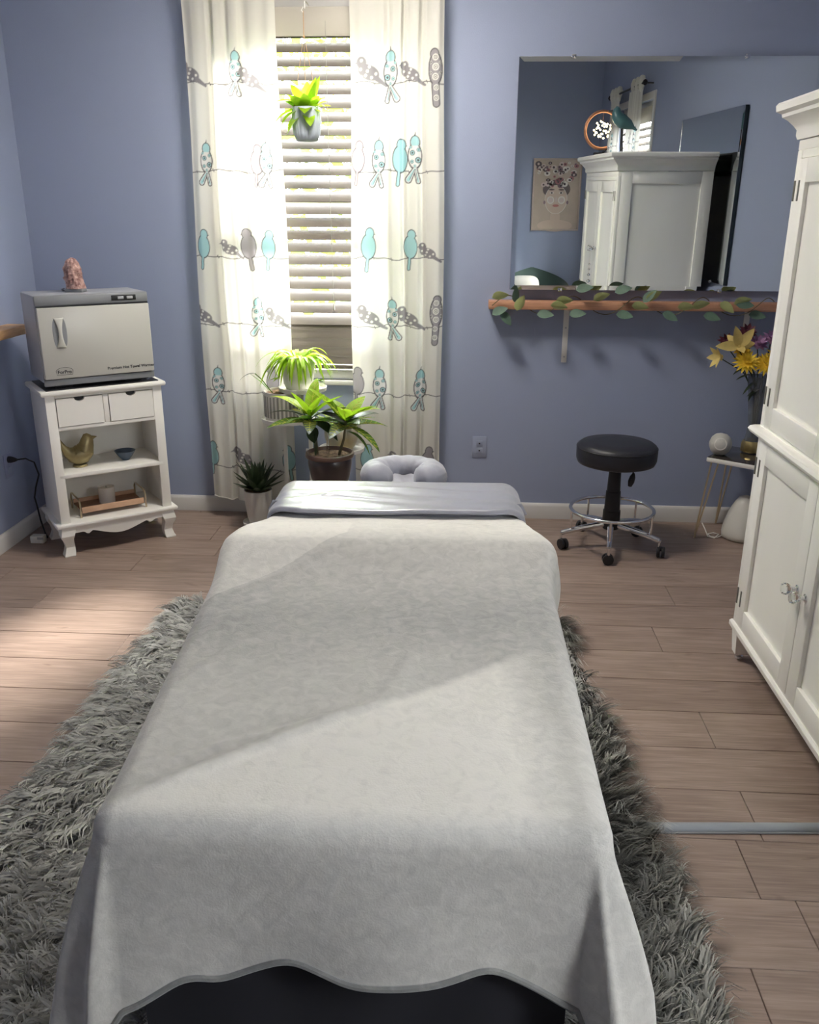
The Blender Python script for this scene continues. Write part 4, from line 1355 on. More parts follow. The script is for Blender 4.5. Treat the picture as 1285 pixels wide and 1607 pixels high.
# ------------------------------------------------------------------ stool
st = thing('rolling_stool', 'round black vinyl rolling stool with chrome foot ring', 'stool', (.772, 4.17, 0))
b = MB(); b.lathe([(.05, .442), (.165, .444), (.188, .452), (.195, .470), (.196, .520), (.190, .538), (.175, .549), (.10, .555), (.0005, .556)], (0, 0, 0), 48); b.build('seat', M['black_vinyl'], st, 60)
b = MB(); b.lathe([(.193, 0), (.1965, .002), (.1965, .005), (.193, .007)], (0, 0, .524), 48, cap=False); b.build('piping', M['black'], st)
b = MB(); b.lathe([(.045, .425), (.045, .442)], (0, 0, 0), 24); b.build('seat_plate', M['black'], st)
b = MB(); b.lathe([(.040, .105), (.044, .13), (.043, .20), (.039, .202), (.036, .30), (.033, .302), (.030, .40), (.026, .402), (.024, .43)], (0, 0, 0), 28); b.build('gas_lift', M['black'], st)
b = MB(); b.tube([(.03, -.01, .432), (.075, -.03, .425), (.085, -.034, .40)], .004, 8); lv = b.build('lever', M['black'], st)
b = MB(); b.lathe([(.006, 0), (.014, -.02), (.016, -.045), (.010, -.068), (.004, -.072)], (.085, -.034, .405), 16, rot=rotm(ry=R(12))); b.build('lever_grip', M['black'], lv)
RR = .205
b = MB(); b.tube([(RR * cos(2 * pi * k / 64), RR * sin(2 * pi * k / 64), .205) for k in range(64)], .0095, 10, closed=True); b.build('foot_ring', M['chrome'], st)
for k in range(5):
    a = R(-100 + 72 * k); c, s = cos(a), sin(a)
    b = MB(); b.tube([(.03 * c, .03 * s, .128), (.15 * c, .15 * s, .108), (.252 * c, .252 * s, .085)], [.017, .015, .012], 12); lg = b.build('leg', M['chrome'], st)
    b = MB(); b.tube([(RR * c, RR * s, .098), (RR * c, RR * s, .203)], .006, 8); b.build('ring_post', M['chrome'], lg)
    b = MB(); b.tube([(.252 * c, .252 * s, .045), (.252 * c, .252 * s, .088)], .007, 8); b.build('caster_stem', M['chrome'], lg)
    b = MB(); px, py = .252 * c + .012 * sin(k * 2.1), .252 * s + .012 * cos(k * 2.1)
    wr = rotm(rx=R(90), rz=k * 1.3)
    for o_ in (-.012, .012):
        ax = wr @ Vector((0, 0, 1))
        b.lathe([(.020, -.008), (.0265, -.006), (.0275, 0), (.0265, .006), (.020, .008)], Vector((px, py, .0278)) + ax * o_, 22, rot=wr)
    b.box((px, py, .045), (.022, .022, .022), .006); b.build('caster', M['black'], lg)

# ------------------------------------------------------------------ small side table, clock, vase, diffuser
TZ2 = .445
tb_ = thing('side_table', 'small hairpin leg side table with a dark glossy top', 'table', (1.508, 4.315, 0), R(-36))
b = MB(); b.box((0, 0, TZ2 - .012), (.42, .30, .024), .006); b.build('table_rim', M['white_met'], tb_)
b = MB(); b.box((0, 0, TZ2 + .001), (.412, .292, .004), .001); b.build('table_top', mat('dark glossy top', hexc(58, 52, 50), .12, coat=.5), tb_)
for sx in (-1, 1):
    for sy in (-1, 1):
        b = MB(); tx, ty = sx * .175, sy * .115
        fx_, fy_ = sx * .225, sy * .150
        b.tube([(tx - .018, ty, TZ2 - .025), (fx_, fy_, .006), (fx_ + .001, fy_, .004), (tx + .018, ty, TZ2 - .025)], .0048, 8); b.build('hairpin_leg', M['brass'], tb_)

ck = thing('ball_clock', 'white ball shaped clock on the small side table', 'clock', (1.325, 4.36, TZ2 + .003))
b = MB(); b.lathe([(.016, 0), (.03, .006), (.046, .022), (.0545, .045), (.056, .056), (.0545, .067), (.046, .090), (.03, .106), (.012, .1115), (.0005, .112)], (0, 0, 0), 36); b.build('case', M['door_white'], ck, 80)
fd = Vector((-.28, -.93, .22)).normalized(); rt = fd.to_track_quat('Z', 'Y').to_matrix()
b = MB(); b.lathe([(.030, .047), (.031, .0475), (.031, .0490), (.0005, .0495)], (0, 0, .056), 32, rot=rt); fa = b.build('dial', M['pot_white'], ck)
b = MB(); cpt = Vector((0, 0, .056)) + fd * .051
b.tube([cpt, cpt + rt @ Vector((.010, .010, 0))], .0024, 6); b.tube([cpt, cpt + rt @ Vector((-.004, .020, 0))], .0020, 6); b.tube([cpt, cpt + rt @ Vector((-.016, .008, 0))], .0008, 6); b.build('hands', M['black'], fa)

vs_ = thing('glass_vase', 'smoky glass vase with a gold foot, holding the bouquet', 'vase', (1.505, 4.43, TZ2 + .003))
b = MB(); b.lathe([(.046, 0), (.048, .004), (.044, .03), (.036, .10), (.035, .16), (.046, .26), (.060, .36), (.063, .395), (.060, .395), (.057, .36), (.043, .26), (.031, .16), (.031, .05), (.0005, .03)], (0, 0, 0), 36); b.build('glass_body', M['vase'], vs_)
b = MB(); b.lathe([(.049, .004), (.052, .010), (.050, .05), (.045, .062)], (0, 0, 0), 36, cap=False, wob=lambda a, z: 1 + .05 * sin(9 * a)); b.build('gold_foot', M['gold'], vs_)
fl = thing('flower_bouquet', 'bouquet of yellow lilies, chrysanthemums and mauve blooms in the vase', 'flowers', (1.505, 4.43, TZ2 + .08))
b = MB()
heads = [(-.150, -.07, .470, 'lily'), (-.215, -.03, .415, 'lily2'), (-.105, -.075, .395, 'mum'), (-.010, -.085, .385, 'mum'), (.055, -.05, .42, 'mum'), (-.045, -.02, .475, 'mauve'), (.02, -.01, .50, 'mauve'), (.06, -.02, .48, 'mauve'), (-.09, .02, .525, 'wine'), (-.185, .02, .475, 'wine'), (-.12, .0, .44, 'mum'), (.09, .02, .46, 'wine')]
for i, (hx_, hy_, hz_, k_) in enumerate(heads):
    s_ = MB(); s_.tube([(.006 * cos(i), .006 * sin(i), .0), (.018 * cos(i * 1.7), .018 * sin(i * 1.7), .20), (hx_ * .45, hy_ * .4, .34), (hx_, hy_, hz_ - .01)], .0028, 6); s_.build('flower_stem', M['leaf_dark'], fl)


def petals(root, c, axis, n, L, w, m, open_, droop=.4, seed=0, tip=1.0):
    q = Vector(axis).normalized().to_track_quat('Z', 'Y').to_matrix()
    for k in range(n):
        a = 2 * pi * k / n + seed
        d = q @ Vector((cos(a) * sin(open_), sin(a) * sin(open_), cos(open_)))
        leaf(root, m, c, d, L, w, droop, roll=0, fold=.3, name='petal', n=6, up=q @ Vector((0, 0, 1)))


for i, (hx_, hy_, hz_, k_) in enumerate(heads):
    c = Vector((hx_, hy_, hz_))
    hd = MB()
    if k_ == 'lily':
        hd.lathe([(.003, -.02), (.009, 0), (.004, .01)], c, 10); h_ = hd.build('bloom', M['ylily'], fl)
        
        for (pd, pl2, pw2) in (((-1, -.12, .10), .118, .052), ((-.32, -.2, 1), .112, .050), ((.50, -.2, .9), .112, .050), ((.95, .3, .25), .09, .045), ((-.5, .6, .6), .09, .045), ((.15, -.8, -.25), .06, .04)):
            leaf(h_, M['ylily'], c, pd, pl2, pw2, .06, fold=.25, name='petal', n=8, up=(0, -1, .45))
    elif k_ == 'lily2':
        hd.lathe([(.003, -.02), (.008, 0), (.004, .01)], c, 10); h_ = hd.build('bloom', M['ylily'], fl)
        petals(h_, c, (-.9, -.3, .05), 6, .075, .036, M['ylily'], R(50), .1, .1)
    elif k_ == 'mum':
        hd.lathe([(.004, -.02), (.016, -.005), (.018, .008), (.006, .016)], c, 14); h_ = hd.build('bloom', M['ygold'], fl)
        for rr_, op, nn, LL in ((0, 88, 16, .070), (1, 62, 14, .064), (2, 36, 12, .052)):
            petals(h_, c, (.1 * i - .3, -.7, .7), nn, LL, .018, M['ygold'], R(op), .06, rr_ * .25)
    else:
        mm = M['purple'] if k_ == 'mauve' else M['wine']
        hd.lathe([(.004, -.02), (.018, -.004), (.020, .010), (.006, .02)], c, 14); h_ = hd.build('bloom', mm, fl)
        for rr_, op, nn in ((0, 78, 9), (1, 40, 7)):
            petals(h_, c, (.1, -.5, .8), nn, .052, .028, mm, R(op), .05, rr_ * .3)
for (bx_, by_, bz_, dx, dz, ln) in ((-.09, -.05, .33, -1, -.05, .085), (-.06, -.05, .30, -.8, -.55, .10), (-.05, -.045, .27, -.7, -.9, .09), (-.12, -.03, .36, -1, -.3, .07), (.03, -.05, .31, .4, -.6, .08), (-.03, -.05, .26, -.9, -.2, .09)):
    leaf(fl, M['leaf_dark'], (bx_ + .03, by_ + .02, bz_), (dx, -.25, dz), ln, .026, .25, n=6)

df = thing('cone_diffuser', 'rounded white cone lamp on the floor under the side table', 'lamp', (1.49, 4.36, 0))
b = MB(); b.lathe([(.085, 0), (.100, .006), (.103, .03), (.096, .08), (.076, .145), (.050, .20), (.034, .222), (.012, .232), (.0005, .233)], (0, 0, 0), 36); b.build('shell', M['pot_white'], df, 80)
b = MB(); b.tube([(-.10, 0, .01), (-.13, -.02, .005), (-.16, -.01, .005), (-.165, .03, .005), (-.13, .05, .005), (-.11, .02, .008), (-.15, -.04, .008), (-.175, -.01, .006), (-.16, .10, .006), (-.15, .20, .006)], .003, 6); b.build('cord', M['white_met'], df)

# ================================================================== ARMOIRE
AX0, AX1, AY0, AY1 = 1.055, 1.672, 1.90, 3.05
A = M['armoire']
ar = thing('armoire', 'tall white panelled armoire with four doors and crystal knobs', 'armoire', (AX0, AY0, 0))
DX, DY = AX1 - AX0, AY1 - AY0
b = MB(); b.box2((.022, .0, .125), (DX, .022, 1.83), .002); b.build('side_panel', A, ar)
# end panel facing the window wall: frame with recessed panel
b = MB(); b.box2((.022, DY - .022, .125), (DX, DY - .010, 1.83), 0)
e_ = b.build('side_panel', A, ar)
b = MB()
b.box2((.022, DY - .012, .125), (.095, DY, 1.83), .002); b.box2((DX - .075, DY - .012, .125), (DX, DY, 1.83), .002)
b.box2((.095, DY - .012, 1.755), (DX - .075, DY, 1.83), .002); b.box2((.095, DY - .012, .125), (DX - .075, DY, .22), .002)
b.box2((.095, DY - .012, .86), (DX - .075, DY, .93), .002); b.build('panel_frame', A, e_)
b = MB(); b.box2((DX - .012, .022, .125), (DX, DY - .022, 1.83), 0); b.build('back_panel', M['slot'], ar)
b = MB(); b.box2((.022, .022, .125), (DX - .012, DY - .022, .143), 0); b.build('bottom_board', A, ar)
b = MB(); b.box2((.0, .0, 1.80), (DX, DY, 1.83), .003); b.build('top_board', A, ar)
b = MB()
b.box2((0, 0, .125), (.022, .040, 1.80), .003); b.box2((0, DY - .040, .125), (.022, DY, 1.80), .003)
b.box2((0, .04, .125), (.022, DY - .04, .160), .003); b.box2((0, .04, .862), (.022, DY - .04, .915), .003); b.box2((0, .04, 1.775), (.022, DY - .04, 1.80), .003)
b.build('face_frame', A, ar)


def moulding(prof, z0, name):
    """profile (out, z) run around front and both ends"""
    path = [(DX, -0.0), (0.0, 0.0), (0.0, DY), (DX, DY)]
    vv, ff = [], []
    outs = [(0, -1), (-1, -1), (-1, 1), (0, 1)]
    m = len(prof)
    for (px, py), (ox, oy) in zip(path, outs):
        for (o_, z) in prof:
            vv.append((px + ox * o_, py + oy * o_, z0 + z))
    for i in range(3):
        for k in range(m):
            k2 = (k + 1) % m
            ff.append((i * m + k, i * m + k2, (i + 1) * m + k2, (i + 1) * m + k))
    ff.append(tuple(range(m))); ff.append(tuple(range(4 * m - 1, 3 * m - 1, -1)))
    b = MB(); b.add(vv, ff); return b.build(name, A, ar, 35)


moulding([(-.03, 0), (.006, 0), (.010, .012), (.010, .028), (.018, .040), (.034, .058), (.048, .068), (.050, .078), (.064, .086), (.066, .104), (.060, .112), (-.03, .112)], 1.832, 'crown_moulding')
b = MB(); b.box2((.0, .0, 1.932), (DX, DY, 1.942), 0); b.build('top_cap', A, ar)
moulding([(-.01, 0), (.014, 0), (.026, .006), (.031, .016), (.026, .026), (.014, .032), (-.01, .032)], .872, 'waist_moulding')
moulding([(-.01, 0), (.006, 0), (.010, .006), (.010, .022), (.004, .03), (-.01, .03)], .120, 'base_moulding')
for (lx, ly) in ((.03, .03), (.03, DY - .03), (DX - .04, .03), (DX - .04, DY - .03)):
    b = MB()
    b.prism([(-.03, -.03), (.03, -.03), (.03, .03), (-.03, .03)], .025, .125, lambda a, c, h: (lx + a * (1 if h > .1 else .72), ly + c * (1 if h > .1 else .72), h)); lg = b.build('foot', A, ar)
    b = MB(); b.lathe([(.014, 0), (.016, .003), (.014, .012), (.008, .014), (.008, .026)], (lx, ly, 0), 18); b.build('glide', M['chrome'], lg)
ym = DY / 2
for (ya, yb, side) in ((.042, ym - .0015, 0), (ym + .0015, DY - .042, 1)):
    for (za, zb, lev) in ((.163, .860, 0), (.917, 1.773, 1)):
        s_ = .072
        b = MB()
        b.box2((-.006, ya, za), (.016, ya + s_, zb), .0025); b.box2((-.006, yb - s_, za), (.016, yb, zb), .0025)
        b.box2((-.006, ya + s_, za), (.016, yb - s_, za + s_), .0025); b.box2((-.006, ya + s_, zb - s_), (.016, yb - s_, zb), .0025)
        d_ = b.build('door', A, ar)
        b = MB(); b.box2((.007, ya + s_ - .004, za + s_ - .004), (.014, yb - s_ + .004, zb - s_ + .004), 0); b.build('door_panel', A, d_)
        ky = (yb - .032) if side == 0 else (ya + .032)
        kz = .515 if lev == 0 else 1.315
        b = MB(); b.lathe([(.011, 0), (.011, .003), (.005, .006), (.005, .016), (.010, .020), (.018, .030), (.0205, .038), (.016, .046), (.008, .050)], (-.006, ky, kz), 8, rot=rotm(ry=R(-90))); b.build('knob', M['glass'], d_, 20)
        b = MB(); b.lathe([(.013, 0), (.013, .002), (.007, .005), (.006, .019)], (-.0062, ky, kz), 18, rot=rotm(ry=R(-90))); b.build('knob_base', M['chrome'], d_)
        hy = ya + .004 if side == 0 else yb - .004
        sg = 1 if side == 0 else -1
        for hz_ in (za + .10, zb - .095):
            for q in (-.016, .022):
                b = MB(); b.box((-.0065, hy + sg * q * (-1 if q < 0 else 1) * (1 if q > 0 else 1) if False else hy + sg * q, hz_), (.004, .010, .062), .0012); b.build('hinge', M['slot'], d_)
# bead strand hanging from an upper knob
bs = thing('crystal_strand', 'strand of clear beads hanging from the armoire knob, seen in the mirror', 'beads', (AX0 - .030, AY0 + ym - .034, 1.08))
b = MB(); b.tube([(0, 0, .235), (0, 0, .0)], .0008, 5); b.build('thread', M['brass'], bs)
for k, (zz, r_) in enumerate(((.0, .014), (.045, .011), (.085, .009), (.12, .008))):
    b = MB(); b.lathe([(.0005, -r_), (r_ * .8, -r_ * .5), (r_, 0), (r_ * .8, r_ * .5), (.0005, r_)], (0, 0, zz), 8); b.build('bead', M['glass'], bs, 10)

# things on top of the armoire (seen in the mirror)
rg = thing('fairy_light_ring', 'copper ring stand holding a ball of fairy lights on the armoire', 'lamp', (AX0 + .045, AY0 + .27, 1.946))
b = MB(); b.box((0, 0, .012), (.10, .06, .024), .004); b.build('base', M['black'], rg)
cop = mat('copper ring', hexc(176, 126, 100), .35, .6)
b = MB(); b.tube([(.125 * cos(R(-70 - i * 7)), .0, .175 + .125 * sin(R(-70 - i * 7))) for i in range(40)], .011, 10); b.build('ring', cop, rg)
b = MB(); b.tube([(.043, 0, .05), (.01, 0, .02)], .006, 8); b.build('neck', M['black'], rg)
bulb = mat('warm fairy bulb', (1, .8, .45), .5, emit=(1.0, .78, .42), emit_s=9.0)
b = MB(); b.tube([(.0, 0, .293), (.0, 0, .24)], .0015, 6); b.build('hanger', cop, rg)
bm_ = MB(); bm_.lathe([(.0005, -.0065), (.005, -.004), (.0065, 0), (.005, .004), (.0005, .0065)], (0, 0, 0), 8); me_b = bm_.mesh('bulb'); me_b.materials.append(bulb)
for k in range(34):
    z_ = 1 - 2 * (k + .5) / 34; a_ = k * 2.399; q_ = math.sqrt(1 - z_ * z_)
    rr_ = .062 if k % 3 else .045
    link('bulb', me_b, None, rg, loc=(rr_ * q_ * cos(a_), rr_ * q_ * sin(a_), .175 + rr_ * z_))
tbird = thing('teal_bird_statue', 'teal glazed bird statue on thin legs on top of the armoire', 'figurine', (AX0 + .13, AY0 + .53, 1.946))
b = MB()
pb2 = [(-.105, .16, .004, .006), (-.08, .175, .012, .012), (-.045, .195, .035, .035), (0, .215, .050, .048), (.035, .24, .045, .042), (.045, .275, .034, .032), (.045, .30, .022, .02), (.047, .312, .004, .004)]
def tb2(u, v):
    k = v * (len(pb2) - 1); i = min(int(k), len(pb2) - 2); f = k - i
    p, q = pb2[i], pb2[i + 1]
    x, z, ry, rn = [p[j] + (q[j] - p[j]) * f for j in range(4)]
    tx, tz = q[0] - p[0], q[1] - p[1]; l = math.hypot(tx, tz)
    a = 2 * pi * u
    return (-(x - tz / l * rn * sin(a)), ry * cos(a), z + tx / l * rn * sin(a))
b.grid(tb2, 24, 33, close_u=True); b.build('body', M['teal'], tbird, 80)
b = MB(); b.lathe([(.008, 0), (.004, .02), (.0005, .03)], (-.075, 0, .285), 10, rot=rotm(ry=R(-95))); b.build('beak', M['black'], tbird)
for sy in (-1, 1):
    b = MB(); b.tube([(0, sy * .015, .175), (.01, sy * .03, .01)], .005, 8); b.tube([(-.04, sy * .035, .006), (.04, sy * .025, .006)], .005, 6); b.build('leg', M['black'], tbird)

# ================================================================== FRONT WALL (seen in the mirror): picture and chair
pic = thing('framed_print', 'framed portrait print of a woman with a flower crown, seen in the mirror', 'picture', (1.315, YF, 1.645))
fm = mat('champagne frame', hexc(186, 170, 160), .4, .3)
PWd, PHt = .545, .77
b = MB()
for (xa, xb, za, zb) in ((-PWd / 2, PWd / 2, PHt / 2 - .018, PHt / 2), (-PWd / 2, PWd / 2, -PHt / 2, -PHt / 2 + .018), (-PWd / 2, -PWd / 2 + .018, -PHt / 2 + .018, PHt / 2 - .018), (PWd / 2 - .018, PWd / 2, -PHt / 2 + .018, PHt / 2 - .018)):
    b.box2((xa, .001, za), (xb, .026, zb), .003)
b.build('frame', fm, pic)
b = MB(); b.box2((-PWd / 2 + .018, .001, -PHt / 2 + .018), (PWd / 2 - .018, .012, PHt / 2 - .018), 0); cv = b.build('canvas', mat('beige print paper', hexc(188, 172, 156), .7, var=.06), pic)


def disc(x, z, rx, rz, m, d, name='print_shape', n=28):
    b = MB(); b.prism([(x + rx * cos(2 * pi * k / n), z + rz * sin(2 * pi * k / n)) for k in range(n)], .0121 + d * .0004, .0123 + d * .0004, lambda a, z_, h: (a, h, z_)); return b.build(name, m, cv, 0)


pk = {k: mat('print ' + k, hexc(*c), .7) for k, c in dict(skin=(206, 186, 170), white=(224, 218, 210), dark=(84, 74, 76), rose=(166, 112, 116), mauve=(140, 118, 126), pale=(208, 192, 186), lip=(190, 128, 120), hair=(104, 92, 92)).items()}
disc(0, -.33, .20, .065, pk['skin'], 0); disc(0, -.24, .055, .10, pk['skin'], 1); disc(0, .06, .155, .10, pk['hair'], 2)
disc(0, -.05, .128, .155, pk['white'], 3); disc(0, -.05, .122, .149, pk['skin'], 4)
for sx in (-1, 1):
    disc(sx * .062, -.055, .042, .042, pk['white'], 5); disc(sx * .062, -.055, .028, .028, pk['pale'], 6); disc(sx * .052, .022, .026, .012, pk['white'], 5); disc(sx * .052, .022, .010, .010, pk['dark'], 6); disc(sx * .055, .055, .034, .006, pk['dark'], 5); disc(sx * .13, -.08, .012, .02, pk['mauve'], 5)
disc(0, -.115, .036, .014, pk['lip'], 5); disc(0, -.05, .010, .03, pk['pale'], 5)
g_ = random.Random(3)
for k in range(60):
    x_, z_ = g_.uniform(-.22, .22), g_.uniform(.09, .34)
    if abs(x_) > .16 and z_ < .13: continue
    c_ = g_.choice(['rose', 'mauve', 'white', 'pale', 'dark', 'white', 'rose']); r_ = g_.uniform(.014, .038)
    disc(x_, z_, r_, r_ * g_.uniform(.6, 1), pk[c_], 7 + k % 6, n=9)
    disc(x_, z_, r_ * .35, r_ * .35, pk['dark' if c_ != 'dark' else 'pale'], 14, n=9)

ch = thing('armchair', 'dark green round backed armchair, its top edge seen in the mirror', 'chair', (1.05, -.78, 0))
b = MB()
def chback(u, v):
    a = R(180) * u + R(180); rr = .36
    th_ = 2 * pi * v
    zt = .88 - .16 * abs(u - .5) * 2
    return ((rr + .05 * cos(th_)) * cos(a), (rr * .95 + .05 * cos(th_)) * sin(a), .30 + (zt - .30) * (.5 + .5 * sin(th_)))
b.grid(lambda u, v: chback(v, u), 20, 40, close_u=True); b.build('backrest', M['velvet'], ch, 60)
b = MB(); b.lathe([(.05, .28), (.30, .28), (.32, .30), (.32, .42), (.30, .45), (.0005, .46)], (0, 0, 0), 36); b.build('seat', M['velvet'], ch, 60)
for k in range(4):
    a = R(45 + 90 * k); b = MB(); b.tube([(.24 * cos(a), .24 * sin(a), .29), (.28 * cos(a), .28 * sin(a), .002)], [.018, .012], 12); b.build('leg', M['wood_rail'], ch)
cu_ = thing('white_cushion', 'white cushion leaning in the green armchair', 'cushion', (.92, -.70, .46))
b = MB()
def cush(u, v):
    a = 2 * pi * u; f = sin(pi * v); q = abs(cos(a)) ** .5 * (1 if cos(a) > 0 else -1); w_ = abs(sin(a)) ** .5 * (1 if sin(a) > 0 else -1)
    return (.17 * q * f ** .4, .06 * -cos(pi * v) * (1 - .3 * abs(q * w_)) - .04, .19 + .17 * w_ * f ** .4)
b.grid(cush, 40, 15, close_u=True); b.build('pillow', M['pot_white'], cu_, 80)

# ================================================================== PLANTS
def pot(parent, prof, m, name='pot', n=36, wob=None):
    b = MB(); b.lathe(prof, (0, 0, 0), n, wob=wob); return b.build(name, m, parent, 45)


def soil(parent, r_, z, name='soil'):
    b = MB(); b.lathe([(r_, z - .01), (r_, z), (r_ * .6, z + .004), (.0005, z + .006)], (0, 0, 0), 28); return b.build(name, M['soil'], parent)


# hanging pot
hp = thing('hanging_plant', 'trailing lime plant in a ribbed slate pot hanging before the blind', 'plant', (-.757, 4.41, 1.930))
pot(hp, [(.045, 0), (.052, .004), (.062, .03), (.068, .08), (.067, .145), (.064, .146), (.062, .13), (.0005, .128)], M['pot_slate'], n=96, wob=lambda a, z: 1 + .025 * (1 if sin(24 * a) > 0 else -1) * (1 if .02 < z < .14 else 0))
for k in range(3):
    a = R(100 + 120 * k); b = MB()
    b.tube([(.064 * cos(a), .064 * sin(a), .142), (.005 * cos(a), .005 * sin(a), .43), (0, 0, .44)], .0014, 6); b.build('hanger_string', M['jute'], hp)
b = MB(); b.tube([(0, 0, .435), (.001, 0, .545)], .0022, 6); b.lathe([(.002, -.008), (.006, 0), (.002, .008)], (0, 0, .44), 8); b.build('hanger_loop', M['jute'], hp)
b = MB(); b.tube([(0, .0, .54), (-.008, 0, .548), (0, 0, .560), (.008, 0, .555), (.004, .02, .585), (0, .08, .60), (0, .158, .60)], .0025, 8); b.build('hook', M['white_met'], hp)
gp = random.Random(5)
lv_ = [(-.075, -.02, .165, (-1, -.2, .05), .085, .06, .5), (-.05, -.03, .16, (-.8, -.5, .0), .08, .055, .6), (-.06, -.02, .19, (-1, -.1, .5), .07, .045, .35), (-.02, -.02, .17, (-.3, -.6, .9), .09, .05, .2), (.0, -.03, .16, (.1, -.8, .3), .08, .055, .5), (.02, -.02, .17, (.4, -.4, 1.1), .10, .045, .1),
       (.03, -.02, .16, (.5, -.3, 1.2), .115, .05, .05), (.04, -.03, .16, (.9, -.3, .1), .07, .04, .3), (-.03, -.03, .15, (-.6, -.6, -.35), .075, .05, .4), (.01, .0, .17, (.0, .2, 1), .08, .05, .2), (-.01, .02, .17, (-.4, .5, .7), .08, .05, .3), (.03, .03, .16, (.6, .5, .5), .08, .05, .3), (-.045, .0, .14, (-.75, -.35, -.75), .07, .035, .1), (.02, -.045, .15, (.3, -.9, -.2), .06, .045, .5)]
for (x, y, z, d, L_, w_, dr_) in lv_:
    leaf(hp, M['leaf_lime'], (x * .45, y * .5, z - .03), d, L_ + .045, w_ + .012, dr_, fold=.2, n=7)
for k in range(16):
    a = gp.uniform(0, 2 * pi)
    leaf(hp, M['leaf_lime'], (.02 * cos(a), .02 * sin(a), .13), (cos(a), sin(a), gp.uniform(.9, 2.2)), gp.uniform(.08, .12), .052, gp.uniform(.2, .6), fold=.2, n=7, roll=gp.uniform(-.4, .4))

# white tiered plant stand
ps = thing('plant_stand', 'white metal tiered plant stand before the window', 'plant stand', (-.86, 4.34, 0))
def plate(x, y, z, r_, name='tier'):
    b = MB(); b.lathe([(r_ * .93, 0), (r_, .003), (r_ + .003, .022), (r_, .023), (r_ - .004, .008), (.0005, .007)], (x, y, z), 40); b.build(name, M['white_met'], ps)
plate(.055, -.02, .752, .120); plate(-.03, .0, .590, .135); plate(.25, -.02, .440, .115); plate(-.205, -.02, .022, .085)
for (x, y, z1_) in ((-.055, .02, .59), (.080, .02, .755), (.17, .0, .44)):
    b = MB(); b.box((x, y, z1_ / 2), (.020, .020, z1_), .003); b.build('post', M['white_met'], ps)
b = MB(); b.tube([(-.055, .02, .585), (.0, .01, .585), (.055, .02, .56)], .008, 8); b.tube([(.055, .02, .43), (.17, .0, .43), (.25, -.02, .438)], .008, 8); b.tube([(-.055, .02, .05), (-.13, .0, .03), (-.205, -.02, .03)], .008, 8); b.tube([(-.055, .02, .05), (.055, .02, .05), (.17, .0, .05)], .008, 8); b.build('arm', M['white_met'], ps)
for (x, y) in ((-.205, -.02),):
    b = MB(); b.lathe([(.075, 0), (.080, .003), (.078, .02), (.04, .024)], (x, y, 0), 36); b.build('foot_plate', M['white_met'], ps)

# top pot: trailing lime plant
p1 = thing('potted_plant', 'white pot of arching lime foliage on the top tier of the stand', 'plant', (-.825, 4.32, .762))
pot(p1, [(.055, 0), (.064, .004), (.074, .03), (.082, .09), (.086, .168), (.083, .170), (.080, .155), (.0005, .150)], M['pot_white'])
soil(p1, .079, .155)
for k in range(84):
    a = gp.uniform(0, 2 * pi); el = gp.uniform(.3, 1.2)
    if sin(a) > .4: el += .3
    leaf(p1, M['leaf_lime'], (.035 * cos(a), .035 * sin(a), .155), (cos(a), sin(a), el), gp.uniform(.13, .20) + (.05 if k % 4 == 0 else 0), gp.uniform(.020, .032), gp.uniform(.9, 1.7), fold=.3, n=9, tip=.7)
for (x, z, dx, dz) in ((-.09, .06, -1, .1), (-.085, .07, -.8, -.3), (.09, .055, 1, .15), (.10, .05, .8, .3), (.105, .06, .9, -.2), (.09, .04, .6, -.2)):
    leaf(p1, M['leaf_lime'] if dx < 0 or dz > .2 else M['leaf_green'], (x * .9, -.045, z), (dx, -.3, dz), .055, .030, .2, n=6)
    
# ribbed pot on second tier with one long leaf
p2 = thing('potted_plant', 'grey striped pot with one long bent leaf on the second tier', 'plant', (-.905, 4.32, .600))
pot(p2, [(.092, 0), (.096, .003), (.098, .020)] + [(.098, .022), (.100, .140), (.100, .152), (.096, .152), (.094, .140), (.0005, .135)], M['pot_matte'], n=48)
b = MB()
for k in range(30):
    a = 2 * pi * k / 30; b.box((.0995 * cos(a), .0995 * sin(a), .078), (.004, .011, .108), .0015, rotm(rz=a))
o = b.build('rib_band', M['pot_stripe'], p2); o['kind'] = 'stuff'
soil(p2, .092, .140)
b = MB(); lp = [(-.05, -.02, .14), (-.07, -.03, .17), (-.10, -.04, .215), (-.13, -.05, .245)]
b.tube(lp, .003, 6); b.build('stem', M['leaf_green'], p2)
leaf(p2, M['leaf_green'], (-.065, -.03, .15), (-.55, -.1, .8), .135, .034, .25, n=9)
leaf(p2, M['leaf_dark'], (-.128, -.05, .245), (-1, -.1, .15), .095, .028, .55, n=8)

# cloudy pot on the third tier
p3 = thing('potted_plant', 'cloudy gilded pot with feathery green leaves on the lowest tier', 'plant', (-.612, 4.32, .450))
pot(p3, [(.052, 0), (.060, .004), (.078, .03), (.088, .07), (.086, .115), (.082, .122), (.079, .116), (.076, .105), (.0005, .10)], M['pot_mist'])
soil(p3, .076, .105)
for k in range(9):
    a = R(-20 + 40 * k); leaf(p3, M['leaf_green'], (.02 * cos(a), .02 * sin(a), .105), (cos(a), sin(a), gp.uniform(.8, 1.4)), gp.uniform(.14, .20), .045, gp.uniform(.3, .6), fold=.2, n=8, vein=M['leaf_vein'])

